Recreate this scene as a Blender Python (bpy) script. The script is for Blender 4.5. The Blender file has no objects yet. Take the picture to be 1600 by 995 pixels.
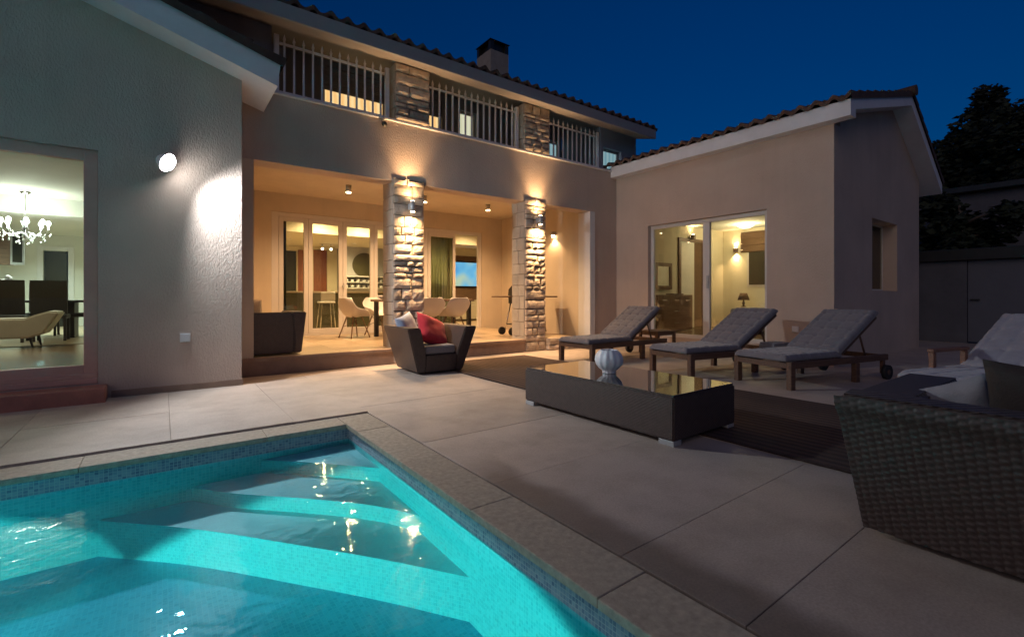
import bpy, bmesh, math, random
import numpy as np
from mathutils import Vector, Matrix, noise

random.seed(7)
R = math.radians
PI = math.pi
sc = bpy.context.scene
COL = sc.collection

# ------------------------------------------------------------------ materials
def new_mat(name):
    m = bpy.data.materials.new(name)
    m.use_nodes = True
    nt = m.node_tree
    for n in list(nt.nodes):
        nt.nodes.remove(n)
    out = nt.nodes.new('ShaderNodeOutputMaterial')
    return m, nt, out

def N(nt, kind, **kw):
    n = nt.nodes.new(kind)
    for k, v in kw.items():
        if k.startswith('i_'):
            n.inputs[k[2:].replace('_', ' ')].default_value = v
        else:
            setattr(n, k, v)
    return n

def rgba(c):
    return (c[0], c[1], c[2], 1)

def surf(name, col, rough=0.7, metal=0.0, var=0.15, vscale=3.0, bump=0.0, bscale=60.0, stretch=(1, 1, 1), spec=0.5,
         col2=None, coat=0.0, sheen=0.0, bdist=0.01, island=0.0):
    """Principled surface with noise in its colour, an optional bump and an optional per-piece variation."""
    m, nt, out = new_mat(name)
    b = N(nt, 'ShaderNodeBsdfPrincipled')
    b.inputs['Roughness'].default_value = rough
    b.inputs['Metallic'].default_value = metal
    b.inputs['Specular IOR Level'].default_value = spec
    b.inputs['Coat Weight'].default_value = coat
    b.inputs['Sheen Weight'].default_value = sheen
    tc = N(nt, 'ShaderNodeTexCoord')
    mp = N(nt, 'ShaderNodeMapping')
    mp.inputs['Scale'].default_value = stretch
    nt.links.new(tc.outputs['Object'], mp.inputs['Vector'])
    ns = N(nt, 'ShaderNodeTexNoise')
    ns.inputs['Scale'].default_value = vscale
    ns.inputs['Detail'].default_value = 5
    ns.inputs['Roughness'].default_value = 0.65
    nt.links.new(mp.outputs['Vector'], ns.inputs['Vector'])
    rp = N(nt, 'ShaderNodeValToRGB')
    c2 = col2 if col2 else tuple(min(1, c * (1 + var)) for c in col)
    c1 = tuple(c * (1 - var) for c in col)
    rp.color_ramp.elements[0].color = rgba(c1)
    rp.color_ramp.elements[0].position = 0.3
    rp.color_ramp.elements[1].color = rgba(c2)
    rp.color_ramp.elements[1].position = 0.7
    nt.links.new(ns.outputs['Fac'], rp.inputs['Fac'])
    last = rp.outputs['Color']
    if island:
        g = N(nt, 'ShaderNodeNewGeometry')
        hs = N(nt, 'ShaderNodeHueSaturation')
        mr = N(nt, 'ShaderNodeMapRange')
        mr.inputs['To Min'].default_value = 1 - island
        mr.inputs['To Max'].default_value = 1 + island
        nt.links.new(g.outputs['Random Per Island'], mr.inputs['Value'])
        nt.links.new(mr.outputs['Result'], hs.inputs['Value'])
        nt.links.new(last, hs.inputs['Color'])
        last = hs.outputs['Color']
    nt.links.new(last, b.inputs['Base Color'])
    if bump:
        n2 = N(nt, 'ShaderNodeTexNoise')
        n2.inputs['Scale'].default_value = bscale
        n2.inputs['Detail'].default_value = 4
        nt.links.new(mp.outputs['Vector'], n2.inputs['Vector'])
        bp = N(nt, 'ShaderNodeBump')
        bp.inputs['Strength'].default_value = bump
        bp.inputs['Distance'].default_value = bdist
        nt.links.new(n2.outputs['Fac'], bp.inputs['Height'])
        nt.links.new(bp.outputs['Normal'], b.inputs['Normal'])
    nt.links.new(b.outputs['BSDF'], out.inputs['Surface'])
    return m

def emit(name, col, strength):
    m, nt, out = new_mat(name)
    e = N(nt, 'ShaderNodeEmission')
    e.inputs['Color'].default_value = rgba(col)
    e.inputs['Strength'].default_value = strength
    nt.links.new(e.outputs['Emission'], out.inputs['Surface'])
    return m

def glass(name, tint=(0.93, 0.97, 0.93), ior=1.5, rough=0.0, ripple=0.0, rscale=6.0):
    m, nt, out = new_mat(name)
    t = N(nt, 'ShaderNodeBsdfTransparent')
    t.inputs['Color'].default_value = rgba(tint)
    g = N(nt, 'ShaderNodeBsdfGlossy')
    g.inputs['Roughness'].default_value = rough
    fr = N(nt, 'ShaderNodeFresnel')
    fr.inputs['IOR'].default_value = ior
    mx = N(nt, 'ShaderNodeMixShader')
    nt.links.new(fr.outputs['Fac'], mx.inputs['Fac'])
    nt.links.new(t.outputs['BSDF'], mx.inputs[1])
    nt.links.new(g.outputs['BSDF'], mx.inputs[2])
    if ripple:
        tc = N(nt, 'ShaderNodeTexCoord')
        n1 = N(nt, 'ShaderNodeTexNoise')
        n1.inputs['Scale'].default_value = rscale
        n1.inputs['Detail'].default_value = 2.5
        n1.inputs['Distortion'].default_value = 0.6
        nt.links.new(tc.outputs['Object'], n1.inputs['Vector'])
        bp = N(nt, 'ShaderNodeBump')
        bp.inputs['Strength'].default_value = ripple
        bp.inputs['Distance'].default_value = 0.02
        nt.links.new(n1.outputs['Fac'], bp.inputs['Height'])
        nt.links.new(bp.outputs['Normal'], g.inputs['Normal'])
        nt.links.new(bp.outputs['Normal'], fr.inputs['Normal'])
    nt.links.new(mx.outputs['Shader'], out.inputs['Surface'])
    return m

def mosaic(name, cols, size=0.025, grout=(0.45, 0.5, 0.5), rough=0.25):
    """Small square pool tiles, each its own shade."""
    m, nt, out = new_mat(name)
    b = N(nt, 'ShaderNodeBsdfPrincipled')
    b.inputs['Roughness'].default_value = rough
    tc = N(nt, 'ShaderNodeTexCoord')
    geo = N(nt, 'ShaderNodeNewGeometry')
    # pick the two in-plane axes from the face normal
    sx = N(nt, 'ShaderNodeSeparateXYZ')
    nt.links.new(tc.outputs['Object'], sx.inputs[0])
    sn = N(nt, 'ShaderNodeSeparateXYZ')
    nt.links.new(geo.outputs['True Normal'], sn.inputs[0])
    absz = N(nt, 'ShaderNodeMath', operation='ABSOLUTE')
    nt.links.new(sn.outputs['Z'], absz.inputs[0])
    isf = N(nt, 'ShaderNodeMath', operation='GREATER_THAN')
    isf.inputs[1].default_value = 0.7
    nt.links.new(absz.outputs[0], isf.inputs[0])
    mx_ = N(nt, 'ShaderNodeMath', operation='MULTIPLY')
    mx_.inputs[1].default_value = 0.85
    nt.links.new(sx.outputs['X'], mx_.inputs[0])
    add = N(nt, 'ShaderNodeMath', operation='MULTIPLY_ADD')
    nt.links.new(sx.outputs['Y'], add.inputs[0])
    add.inputs[1].default_value = -1.15
    nt.links.new(mx_.outputs[0], add.inputs[2])
    uf = N(nt, 'ShaderNodeCombineXYZ')
    nt.links.new(sx.outputs['X'], uf.inputs[0])
    nt.links.new(sx.outputs['Y'], uf.inputs[1])
    uw = N(nt, 'ShaderNodeCombineXYZ')
    nt.links.new(add.outputs[0], uw.inputs[0])
    nt.links.new(sx.outputs['Z'], uw.inputs[1])
    mixv = N(nt, 'ShaderNodeMix', data_type='VECTOR')
    nt.links.new(isf.outputs[0], mixv.inputs[0])
    nt.links.new(uw.outputs[0], mixv.inputs[4])
    nt.links.new(uf.outputs[0], mixv.inputs[5])
    br = N(nt, 'ShaderNodeTexBrick')
    br.offset = 0.0
    br.inputs['Scale'].default_value = 1.0
    br.inputs['Brick Width'].default_value = size
    br.inputs['Row Height'].default_value = size
    br.inputs['Mortar Size'].default_value = size * 0.09
    br.inputs['Color1'].default_value = (0, 0, 0, 1)
    br.inputs['Color2'].default_value = (1, 1, 1, 1)
    br.inputs['Mortar'].default_value = (0, 0, 0, 1)
    nt.links.new(mixv.outputs[1], br.inputs['Vector'])
    rp = N(nt, 'ShaderNodeValToRGB')
    rp.color_ramp.interpolation = 'LINEAR'
    els = rp.color_ramp.elements
    while len(els) < len(cols):
        els.new(0.5)
    for i, c in enumerate(cols):
        els[i].position = i / (len(cols) - 1)
        els[i].color = rgba(c)
    nt.links.new(br.outputs['Color'], rp.inputs['Fac'])
    mx = N(nt, 'ShaderNodeMix', data_type='RGBA')
    nt.links.new(br.outputs['Fac'], mx.inputs[0])
    nt.links.new(rp.outputs['Color'], mx.inputs[6])
    mx.inputs[7].default_value = rgba(grout)
    nt.links.new(mx.outputs[2], b.inputs['Base Color'])
    nt.links.new(b.outputs['BSDF'], out.inputs['Surface'])
    return m

def wicker(name, col, w=0.022, hh=0.011, rough=0.42, strength=0.9):
    """Woven synthetic strands: the weave follows x+y across a face and z up it."""
    m, nt, out = new_mat(name)
    b = N(nt, 'ShaderNodeBsdfPrincipled')
    b.inputs['Roughness'].default_value = rough
    tc = N(nt, 'ShaderNodeTexCoord')
    sx = N(nt, 'ShaderNodeSeparateXYZ')
    nt.links.new(tc.outputs['Object'], sx.inputs[0])
    add = N(nt, 'ShaderNodeMath', operation='ADD')
    nt.links.new(sx.outputs['X'], add.inputs[0])
    nt.links.new(sx.outputs['Y'], add.inputs[1])
    def sine(src, k):
        a = N(nt, 'ShaderNodeMath', operation='MULTIPLY')
        a.inputs[1].default_value = k
        nt.links.new(src, a.inputs[0])
        s = N(nt, 'ShaderNodeMath', operation='SINE')
        nt.links.new(a.outputs[0], s.inputs[0])
        return s.outputs[0]
    p = N(nt, 'ShaderNodeMath', operation='MULTIPLY')
    nt.links.new(sine(add.outputs[0], PI / w), p.inputs[0])
    nt.links.new(sine(sx.outputs['Z'], PI / hh), p.inputs[1])
    bp = N(nt, 'ShaderNodeBump')
    bp.inputs['Strength'].default_value = strength
    bp.inputs['Distance'].default_value = 0.006
    nt.links.new(p.outputs[0], bp.inputs['Height'])
    nt.links.new(bp.outputs['Normal'], b.inputs['Normal'])
    rp = N(nt, 'ShaderNodeValToRGB')
    rp.color_ramp.elements[0].position = 0.25
    rp.color_ramp.elements[0].color = rgba(tuple(c * 0.85 for c in col))
    rp.color_ramp.elements[1].position = 0.7
    rp.color_ramp.elements[1].color = rgba(tuple(c * 1.12 for c in col))
    ns = N(nt, 'ShaderNodeTexNoise')
    ns.inputs['Scale'].default_value = 26
    nt.links.new(tc.outputs['Object'], ns.inputs['Vector'])
    nt.links.new(ns.outputs['Fac'], rp.inputs['Fac'])
    nt.links.new(rp.outputs['Color'], b.inputs['Base Color'])
    nt.links.new(b.outputs['BSDF'], out.inputs['Surface'])
    return m

def wood(name, col, col2, rough=0.5, axis=(1, 12, 12), coat=0.0):
    m = surf(name, col, rough=rough, vscale=4.0, stretch=axis, col2=col2, bump=0.15, bscale=18, coat=coat)
    return m

def plaster(name, col, strength=0.6):
    """Rough trowelled render: fine grain plus long vertical drag marks and soft blotches."""
    m, nt, out = new_mat(name)
    b = N(nt, 'ShaderNodeBsdfPrincipled')
    b.inputs['Roughness'].default_value = 0.9
    b.inputs['Specular IOR Level'].default_value = 0.2
    tc = N(nt, 'ShaderNodeTexCoord')
    mp = N(nt, 'ShaderNodeMapping')
    mp.inputs['Scale'].default_value = (1, 1, 0.55)
    nt.links.new(tc.outputs['Object'], mp.inputs['Vector'])
    n1 = N(nt, 'ShaderNodeTexNoise')
    n1.inputs['Scale'].default_value = 58
    n1.inputs['Detail'].default_value = 8
    n1.inputs['Roughness'].default_value = 0.6
    nt.links.new(mp.outputs['Vector'], n1.inputs['Vector'])
    bp = N(nt, 'ShaderNodeBump')
    bp.inputs['Strength'].default_value = strength
    bp.inputs['Distance'].default_value = 0.012
    nt.links.new(n1.outputs['Fac'], bp.inputs['Height'])
    nt.links.new(bp.outputs['Normal'], b.inputs['Normal'])
    n2 = N(nt, 'ShaderNodeTexNoise')
    n2.inputs['Scale'].default_value = 1.3
    n2.inputs['Detail'].default_value = 7
    nt.links.new(tc.outputs['Object'], n2.inputs['Vector'])
    rp = N(nt, 'ShaderNodeValToRGB')
    rp.color_ramp.elements[0].position = 0.3
    rp.color_ramp.elements[0].color = rgba(tuple(c * 0.9 for c in col))
    rp.color_ramp.elements[1].position = 0.7
    rp.color_ramp.elements[1].color = rgba(tuple(min(1, c * 1.06) for c in col))
    nt.links.new(n2.outputs['Fac'], rp.inputs['Fac'])
    mp3 = N(nt, 'ShaderNodeMapping')
    mp3.inputs['Scale'].default_value = (5.5, 5.5, 0.35)
    nt.links.new(tc.outputs['Object'], mp3.inputs['Vector'])
    n3 = N(nt, 'ShaderNodeTexNoise')
    n3.inputs['Scale'].default_value = 1.0
    n3.inputs['Detail'].default_value = 6
    nt.links.new(mp3.outputs['Vector'], n3.inputs['Vector'])
    r3 = N(nt, 'ShaderNodeValToRGB')
    r3.color_ramp.elements[0].position = 0.30
    r3.color_ramp.elements[0].color = (0.84, 0.83, 0.82, 1)
    r3.color_ramp.elements[1].position = 0.50
    r3.color_ramp.elements[1].color = (1, 1, 1, 1)
    nt.links.new(n3.outputs['Fac'], r3.inputs['Fac'])
    mm = N(nt, 'ShaderNodeMix', data_type='RGBA', blend_type='MULTIPLY')
    mm.inputs[0].default_value = 0.28
    nt.links.new(rp.outputs['Color'], mm.inputs[6])
    nt.links.new(r3.outputs['Color'], mm.inputs[7])
    nt.links.new(mm.outputs[2], b.inputs['Base Color'])
    nt.links.new(b.outputs['BSDF'], out.inputs['Surface'])
    return m

M = {}
M['plaster'] = plaster('plaster', (0.54, 0.42, 0.345), 0.85)
M['plaster_grey'] = plaster('plaster_grey', (0.27, 0.28, 0.33), 0.3)
M['porch_plaster'] = plaster('porch_plaster', (0.60, 0.50, 0.38), 0.15)
M['inside_cream'] = surf('inside_cream', (0.66, 0.60, 0.45), rough=0.85, var=0.04)
M['inside_white'] = surf('inside_white', (0.72, 0.72, 0.66), rough=0.85, var=0.03)
M['inside_grey'] = surf('inside_grey', (0.42, 0.42, 0.44), rough=0.85, var=0.04)
M['trim_white'] = surf('trim_white', (0.66, 0.64, 0.63), rough=0.5, var=0.05)
M['fascia'] = surf('fascia', (0.72, 0.70, 0.71), rough=0.6, var=0.08, vscale=2)
M['gutter'] = surf('gutter', (0.30, 0.27, 0.27), rough=0.5, var=0.06)
M['soffit'] = surf('soffit', (0.30, 0.255, 0.225), rough=0.8, var=0.06)
M['frame_white'] = surf('frame_white', (0.62, 0.57, 0.53), rough=0.4, var=0.03)
M['frame_brown'] = surf('frame_brown', (0.64, 0.36, 0.28), rough=0.45, var=0.08)
M['terracotta'] = surf('terracotta', (0.42, 0.17, 0.12), rough=0.6, var=0.18, vscale=6, bump=0.15)
M['step_stone'] = surf('step_stone', (0.30, 0.20, 0.145), rough=0.7, var=0.15, vscale=5, bump=0.2)
M['porch_floor'] = surf('porch_floor', (0.50, 0.38, 0.25), rough=0.32, var=0.15, vscale=2.5, bump=0.05, island=0.07)
M['wood_floor'] = wood('wood_floor', (0.30, 0.19, 0.11), (0.42, 0.28, 0.17), rough=0.18, axis=(10, 1, 1))
M['rooftile'] = surf('rooftile', (0.085, 0.048, 0.036), rough=0.85, var=0.35, vscale=5, bump=0.3, island=0.25)
M['stone'] = surf('stone', (0.46, 0.365, 0.28), rough=0.9, var=0.25, vscale=11, bump=0.6, bscale=48, bdist=0.014, island=0.34)
M['ashlar'] = surf('ashlar', (0.42, 0.36, 0.29), rough=0.85, var=0.12, vscale=6, bump=0.35, bscale=40, island=0.12)
M['mortar'] = surf('mortar', (0.16, 0.13, 0.10), rough=0.95, var=0.2)
def slab_mat():
    """Cast stone paving: broad tone drift, small speckle, worn stains and a damp strip along the pool coping."""
    m, nt, out = new_mat('slab')
    b = N(nt, 'ShaderNodeBsdfPrincipled')
    tc = N(nt, 'ShaderNodeTexCoord')
    def noise_(scale, det, vec=None):
        n = N(nt, 'ShaderNodeTexNoise')
        n.inputs['Scale'].default_value = scale
        n.inputs['Detail'].default_value = det
        n.inputs['Roughness'].default_value = 0.62
        nt.links.new(vec or tc.outputs['Object'], n.inputs['Vector'])
        return n.outputs['Fac']
    def ramp(src, c1, c2, p1_, p2_):
        r = N(nt, 'ShaderNodeValToRGB')
        r.color_ramp.elements[0].position = p1_
        r.color_ramp.elements[1].position = p2_
        r.color_ramp.elements[0].color = rgba(c1)
        r.color_ramp.elements[1].color = rgba(c2)
        nt.links.new(src, r.inputs['Fac'])
        return r.outputs['Color']
    def mult(a, b_, fac=1.0):
        x = N(nt, 'ShaderNodeMix', data_type='RGBA', blend_type='MULTIPLY')
        x.inputs[0].default_value = fac
        nt.links.new(a, x.inputs[6])
        nt.links.new(b_, x.inputs[7])
        return x.outputs[2]
    base = ramp(noise_(0.9, 6), (0.43, 0.35, 0.29), (0.54, 0.445, 0.375), 0.3, 0.7)
    stains = ramp(noise_(3.1, 8), (0.82, 0.80, 0.78), (1, 1, 1), 0.36, 0.56)
    speck = ramp(noise_(95, 2), (0.84, 0.84, 0.84), (1.08, 1.08, 1.08), 0.35, 0.65)
    col = mult(mult(base, stains, 0.8), speck, 0.8)
    # damp strip beside the coping
    sp = N(nt, 'ShaderNodeSeparateXYZ')
    wob = N(nt, 'ShaderNodeMix', data_type='RGBA', blend_type='ADD')
    n3 = N(nt, 'ShaderNodeTexNoise')
    n3.inputs['Scale'].default_value = 2.6
    n3.inputs['Detail'].default_value = 5
    nt.links.new(tc.outputs['Object'], n3.inputs['Vector'])
    wob.inputs[0].default_value = 0.22
    nt.links.new(tc.outputs['Object'], wob.inputs[6])
    nt.links.new(n3.outputs['Color'], wob.inputs[7])
    nt.links.new(wob.outputs[2], sp.inputs[0])
    mr = N(nt, 'ShaderNodeMapRange', interpolation_type='SMOOTHSTEP')
    mr.inputs['From Min'].default_value = 1.80
    mr.inputs['From Max'].default_value = 1.98
    nt.links.new(sp.outputs['X'], mr.inputs['Value'])
    my = N(nt, 'ShaderNodeMapRange', interpolation_type='SMOOTHSTEP')
    my.inputs['From Min'].default_value = 2.3
    my.inputs['From Max'].default_value = 2.9
    nt.links.new(sp.outputs['Y'], my.inputs['Value'])
    mxm = N(nt, 'ShaderNodeMath', operation='MAXIMUM')
    nt.links.new(mr.outputs['Result'], mxm.inputs[0])
    nt.links.new(my.outputs['Result'], mxm.inputs[1])
    damp = ramp(mxm.outputs[0], (0.50, 0.47, 0.45), (1, 1, 1), 0.0, 1.0)
    col = mult(col, damp)
    g = N(nt, 'ShaderNodeNewGeometry')
    hs = N(nt, 'ShaderNodeHueSaturation')
    mr2 = N(nt, 'ShaderNodeMapRange')
    mr2.inputs['To Min'].default_value = 0.93
    mr2.inputs['To Max'].default_value = 1.08
    nt.links.new(g.outputs['Random Per Island'], mr2.inputs['Value'])
    nt.links.new(mr2.outputs['Result'], hs.inputs['Value'])
    nt.links.new(col, hs.inputs['Color'])
    nt.links.new(hs.outputs['Color'], b.inputs['Base Color'])
    rr = N(nt, 'ShaderNodeMapRange')
    rr.inputs['To Min'].default_value = 0.48
    rr.inputs['To Max'].default_value = 0.74
    nt.links.new(noise_(4.5, 5), rr.inputs['Value'])
    nt.links.new(rr.outputs['Result'], b.inputs['Roughness'])
    bp = N(nt, 'ShaderNodeBump')
    bp.inputs['Strength'].default_value = 0.25
    bp.inputs['Distance'].default_value = 0.008
    nt.links.new(noise_(38, 6), bp.inputs['Height'])
    nt.links.new(bp.outputs['Normal'], b.inputs['Normal'])
    nt.links.new(b.outputs['BSDF'], out.inputs['Surface'])
    return m
M['slab'] = slab_mat()
M['grout'] = surf('grout', (0.34, 0.27, 0.22), rough=0.95)
M['coping'] = surf('coping', (0.42, 0.345, 0.26), rough=0.7, var=0.22, vscale=30, bump=0.3, bscale=120, island=0.06)
M['metal_white'] = surf('metal_white', (0.80, 0.78, 0.80), rough=0.4, var=0.03)
M['metal_dark'] = surf('metal_dark', (0.05, 0.048, 0.045), rough=0.4, metal=0.6)
M['metal_grey'] = surf('metal_grey', (0.42, 0.42, 0.42), rough=0.4, metal=0.3)
M['chrome'] = surf('chrome', (0.75, 0.75, 0.75), rough=0.15, metal=1.0)
M['wicker_dark'] = wicker('wicker_dark', (0.068, 0.047, 0.040), w=0.02, hh=0.012, strength=0.22, rough=0.5)
M['wicker_grey'] = wicker('wicker_grey', (0.08, 0.06, 0.052), strength=0.5)
M['foam_grey'] = surf('foam_grey', (0.22, 0.20, 0.20), rough=0.95, var=0.1, vscale=12, bump=0.3, bscale=160, sheen=0.2)
M['lounger_cloth'] = surf('lounger_cloth', (0.155, 0.145, 0.165), rough=0.95, var=0.1, vscale=9, bump=0.35, bscale=170, sheen=0.3)
M['lounger_cloth_pale'] = surf('lounger_cloth_pale', (0.30, 0.29, 0.33), rough=0.95, var=0.1, vscale=9, bump=0.35, bscale=170, sheen=0.3)
M['wood_dark'] = wood('wood_dark', (0.085, 0.042, 0.026), (0.15, 0.08, 0.05), rough=0.5)
M['wood_red'] = wood('wood_red', (0.16, 0.07, 0.04), (0.26, 0.12, 0.07), rough=0.5)
M['wood_brown'] = wood('wood_brown', (0.13, 0.075, 0.045), (0.20, 0.12, 0.075), rough=0.45)
M['wood_beech'] = wood('wood_beech', (0.22, 0.13, 0.07), (0.32, 0.2, 0.12), rough=0.5)
M['red_cloth'] = surf('red_cloth', (0.50, 0.012, 0.03), rough=0.85, var=0.12, vscale=8, bump=0.25, bscale=150, sheen=0.2)
M['blue_grey_cloth'] = surf('blue_grey_cloth', (0.36, 0.41, 0.52), rough=0.9, var=0.1, vscale=8, bump=0.25, bscale=150)
M['white_cloth'] = surf('white_cloth', (0.29, 0.28, 0.30), rough=0.9, var=0.08, vscale=8, bump=0.25, bscale=120)
M['brown_cloth'] = surf('brown_cloth', (0.040, 0.028, 0.024), rough=0.9, var=0.15, vscale=8, bump=0.25, bscale=120)
M['beige_cloth'] = surf('beige_cloth', (0.34, 0.26, 0.19), rough=0.9, var=0.1, vscale=8, bump=0.25, bscale=120)
M['cream_leather'] = surf('cream_leather', (0.55, 0.49, 0.40), rough=0.6, var=0.08)
M['black_leather'] = surf('black_leather', (0.03, 0.024, 0.022), rough=0.45, var=0.2)
M['shell_white'] = surf('shell_white', (0.70, 0.66, 0.63), rough=0.35, var=0.02)
M['ceramic'] = surf('ceramic', (0.74, 0.75, 0.78), rough=0.3, var=0.04)
M['rubber'] = surf('rubber', (0.02, 0.02, 0.02), rough=0.7)
M['plastic_white'] = surf('plastic_white', (0.75, 0.75, 0.75), rough=0.35, var=0.01)
M['island_olive'] = surf('island_olive', (0.075, 0.068, 0.035), rough=0.3, var=0.08)
M['door_red'] = wood('door_red', (0.20, 0.055, 0.03), (0.28, 0.09, 0.05), rough=0.4, axis=(12, 12, 1))
M['door_black'] = surf('door_black', (0.03, 0.03, 0.025), rough=0.35)
M['shutter_blue'] = surf('shutter_blue', (0.24, 0.26, 0.32), rough=0.5, var=0.05)
M['tv_black'] = surf('tv_black', (0.01, 0.01, 0.01), rough=0.15)
M['blind'] = surf('blind', (0.11, 0.062, 0.034), rough=0.9, var=0.15, vscale=10)
M['curtain'] = surf('curtain', (0.50, 0.50, 0.30), rough=0.9, var=0.1)
M['night_black'] = surf('night_black', (0.035, 0.032, 0.022), rough=0.2)
M['foliage'] = surf('foliage', (0.016, 0.024, 0.013), rough=0.8, var=0.4, vscale=2.0, col2=(0.03, 0.042, 0.02))
M['foliage_pine'] = surf('foliage_pine', (0.012, 0.02, 0.013), rough=0.8, var=0.4, vscale=2.0, col2=(0.022, 0.032, 0.02))
M['bark'] = surf('bark', (0.11, 0.085, 0.065), rough=0.95, var=0.3, vscale=8, bump=0.5)
M['concrete'] = surf('concrete', (0.10, 0.10, 0.115), rough=0.85, var=0.15, vscale=2, bump=0.2)
M['gate'] = surf('gate', (0.11, 0.115, 0.14), rough=0.5, var=0.06)
M['earth'] = surf('earth', (0.13, 0.11, 0.085), rough=0.95, var=0.3, vscale=1.5, bump=0.4)
M['pane'] = glass('pane', (0.95, 0.98, 0.95), 1.5)
M['pane_green'] = glass('pane_green', (0.92, 0.97, 0.92), 1.5)
M['table_glass'] = glass('table_glass', (0.55, 0.55, 0.52), 1.9, rough=0.0)
M['water'] = glass('water', (0.70, 0.96, 0.98), 1.33, rough=0.02, ripple=0.22, rscale=9.0)
M['pool_blue'] = mosaic('pool_blue', [(0.09, 0.46, 0.50), (0.11, 0.54, 0.57), (0.14, 0.60, 0.62)], 0.02, (0.2, 0.6, 0.62))
M['pool_deep'] = mosaic('pool_deep', [(0.05, 0.38, 0.58), (0.07, 0.44, 0.64), (0.09, 0.50, 0.70)], 0.025, (0.12, 0.5, 0.68))
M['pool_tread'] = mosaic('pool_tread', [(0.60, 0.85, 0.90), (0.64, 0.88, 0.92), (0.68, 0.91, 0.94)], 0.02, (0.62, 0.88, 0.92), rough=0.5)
M['pool_band'] = mosaic('pool_band', [(0.16, 0.20, 0.28), (0.25, 0.30, 0.37), (0.33, 0.38, 0.43)], 0.02, (0.42, 0.43, 0.44))
M['bulb_white'] = emit('bulb_white', (0.95, 0.98, 1.0), 45)
M['bulb_warm'] = emit('bulb_warm', (1.0, 0.72, 0.42), 30)
M['bulb_soft'] = emit('bulb_soft', (1.0, 0.86, 0.6), 9)
M['bulb_crystal'] = emit('bulb_crystal', (0.95, 1.0, 0.95), 10)
M['pool_lens'] = emit('pool_lens', (0.6, 1.0, 1.0), 6)

def stripes(name, c1, c2, scale, direction='X', rough=0.9, bump=0.3):
    m, nt, out = new_mat(name)
    b = N(nt, 'ShaderNodeBsdfPrincipled')
    b.inputs['Roughness'].default_value = rough
    tc = N(nt, 'ShaderNodeTexCoord')
    wv = N(nt, 'ShaderNodeTexWave')
    wv.bands_direction = direction
    wv.inputs['Scale'].default_value = scale
    wv.inputs['Distortion'].default_value = 1.2
    wv.inputs['Detail'].default_value = 3
    wv.inputs['Detail Scale'].default_value = 2
    nt.links.new(tc.outputs['Object'], wv.inputs['Vector'])
    ns = N(nt, 'ShaderNodeTexNoise')
    ns.inputs['Scale'].default_value = 2.5
    ns.inputs['Detail'].default_value = 6
    nt.links.new(tc.outputs['Object'], ns.inputs['Vector'])
    ml = N(nt, 'ShaderNodeMath', operation='MULTIPLY')
    nt.links.new(wv.outputs['Fac'], ml.inputs[0])
    nt.links.new(ns.outputs['Fac'], ml.inputs[1])
    rp = N(nt, 'ShaderNodeValToRGB')
    rp.color_ramp.elements[0].color = rgba(c1)
    rp.color_ramp.elements[0].position = 0.1
    rp.color_ramp.elements[1].color = rgba(c2)
    rp.color_ramp.elements[1].position = 0.55
    nt.links.new(ml.outputs[0], rp.inputs['Fac'])
    nt.links.new(rp.outputs['Color'], b.inputs['Base Color'])
    bp = N(nt, 'ShaderNodeBump')
    bp.inputs['Strength'].default_value = bump
    bp.inputs['Distance'].default_value = 0.01
    nt.links.new(wv.outputs['Fac'], bp.inputs['Height'])
    nt.links.new(bp.outputs['Normal'], b.inputs['Normal'])
    nt.links.new(b.outputs['BSDF'], out.inputs['Surface'])
    return m
M['rug'] = stripes('rug', (0.035, 0.018, 0.014), (0.085, 0.045, 0.035), 3.5, 'X')

def tv_picture():
    m, nt, out = new_mat('tv_picture')
    tc = N(nt, 'ShaderNodeTexCoord')
    ns = N(nt, 'ShaderNodeTexNoise')
    ns.inputs['Scale'].default_value = 1.3
    ns.inputs['Detail'].default_value = 1.5
    nt.links.new(tc.outputs['Object'], ns.inputs['Vector'])
    rp = N(nt, 'ShaderNodeValToRGB')
    e = rp.color_ramp.elements
    e[0].position = 0.3
    e[0].color = (0.03, 0.25, 0.7, 1)
    e[1].position = 0.72
    e[1].color = (0.75, 0.8, 0.35, 1)
    x = e.new(0.5)
    x.color = (0.2, 0.6, 0.9, 1)
    nt.links.new(ns.outputs['Fac'], rp.inputs['Fac'])
    em = N(nt, 'ShaderNodeEmission')
    em.inputs['Strength'].default_value = 0.6
    nt.links.new(rp.outputs['Color'], em.inputs['Color'])
    nt.links.new(em.outputs['Emission'], out.inputs['Surface'])
    return m
M['tv_picture'] = tv_picture()

def lit_window(name, c1, c2, strength):
    m, nt, out = new_mat(name)
    tc = N(nt, 'ShaderNodeTexCoord')
    wv = N(nt, 'ShaderNodeTexWave')
    wv.inputs['Scale'].default_value = 2.5
    wv.inputs['Distortion'].default_value = 2
    nt.links.new(tc.outputs['Object'], wv.inputs['Vector'])
    rp = N(nt, 'ShaderNodeValToRGB')
    rp.color_ramp.elements[0].color = rgba(c1)
    rp.color_ramp.elements[1].color = rgba(c2)
    nt.links.new(wv.outputs['Fac'], rp.inputs['Fac'])
    em = N(nt, 'ShaderNodeEmission')
    em.inputs['Strength'].default_value = strength
    nt.links.new(rp.outputs['Color'], em.inputs['Color'])
    nt.links.new(em.outputs['Emission'], out.inputs['Surface'])
    return m
M['lit_warm'] = lit_window('lit_warm', (0.95, 0.55, 0.2), (1.0, 0.72, 0.34), 0.75)
M['lit_pale'] = lit_window('lit_pale', (0.75, 0.75, 0.5), (0.85, 0.85, 0.62), 0.6)
M['lit_cool'] = lit_window('lit_cool', (0.25, 0.5, 0.6), (0.45, 0.7, 0.75), 0.4)

# ------------------------------------------------------------------ mesh helpers
def bm_new():
    return bmesh.new()

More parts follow.
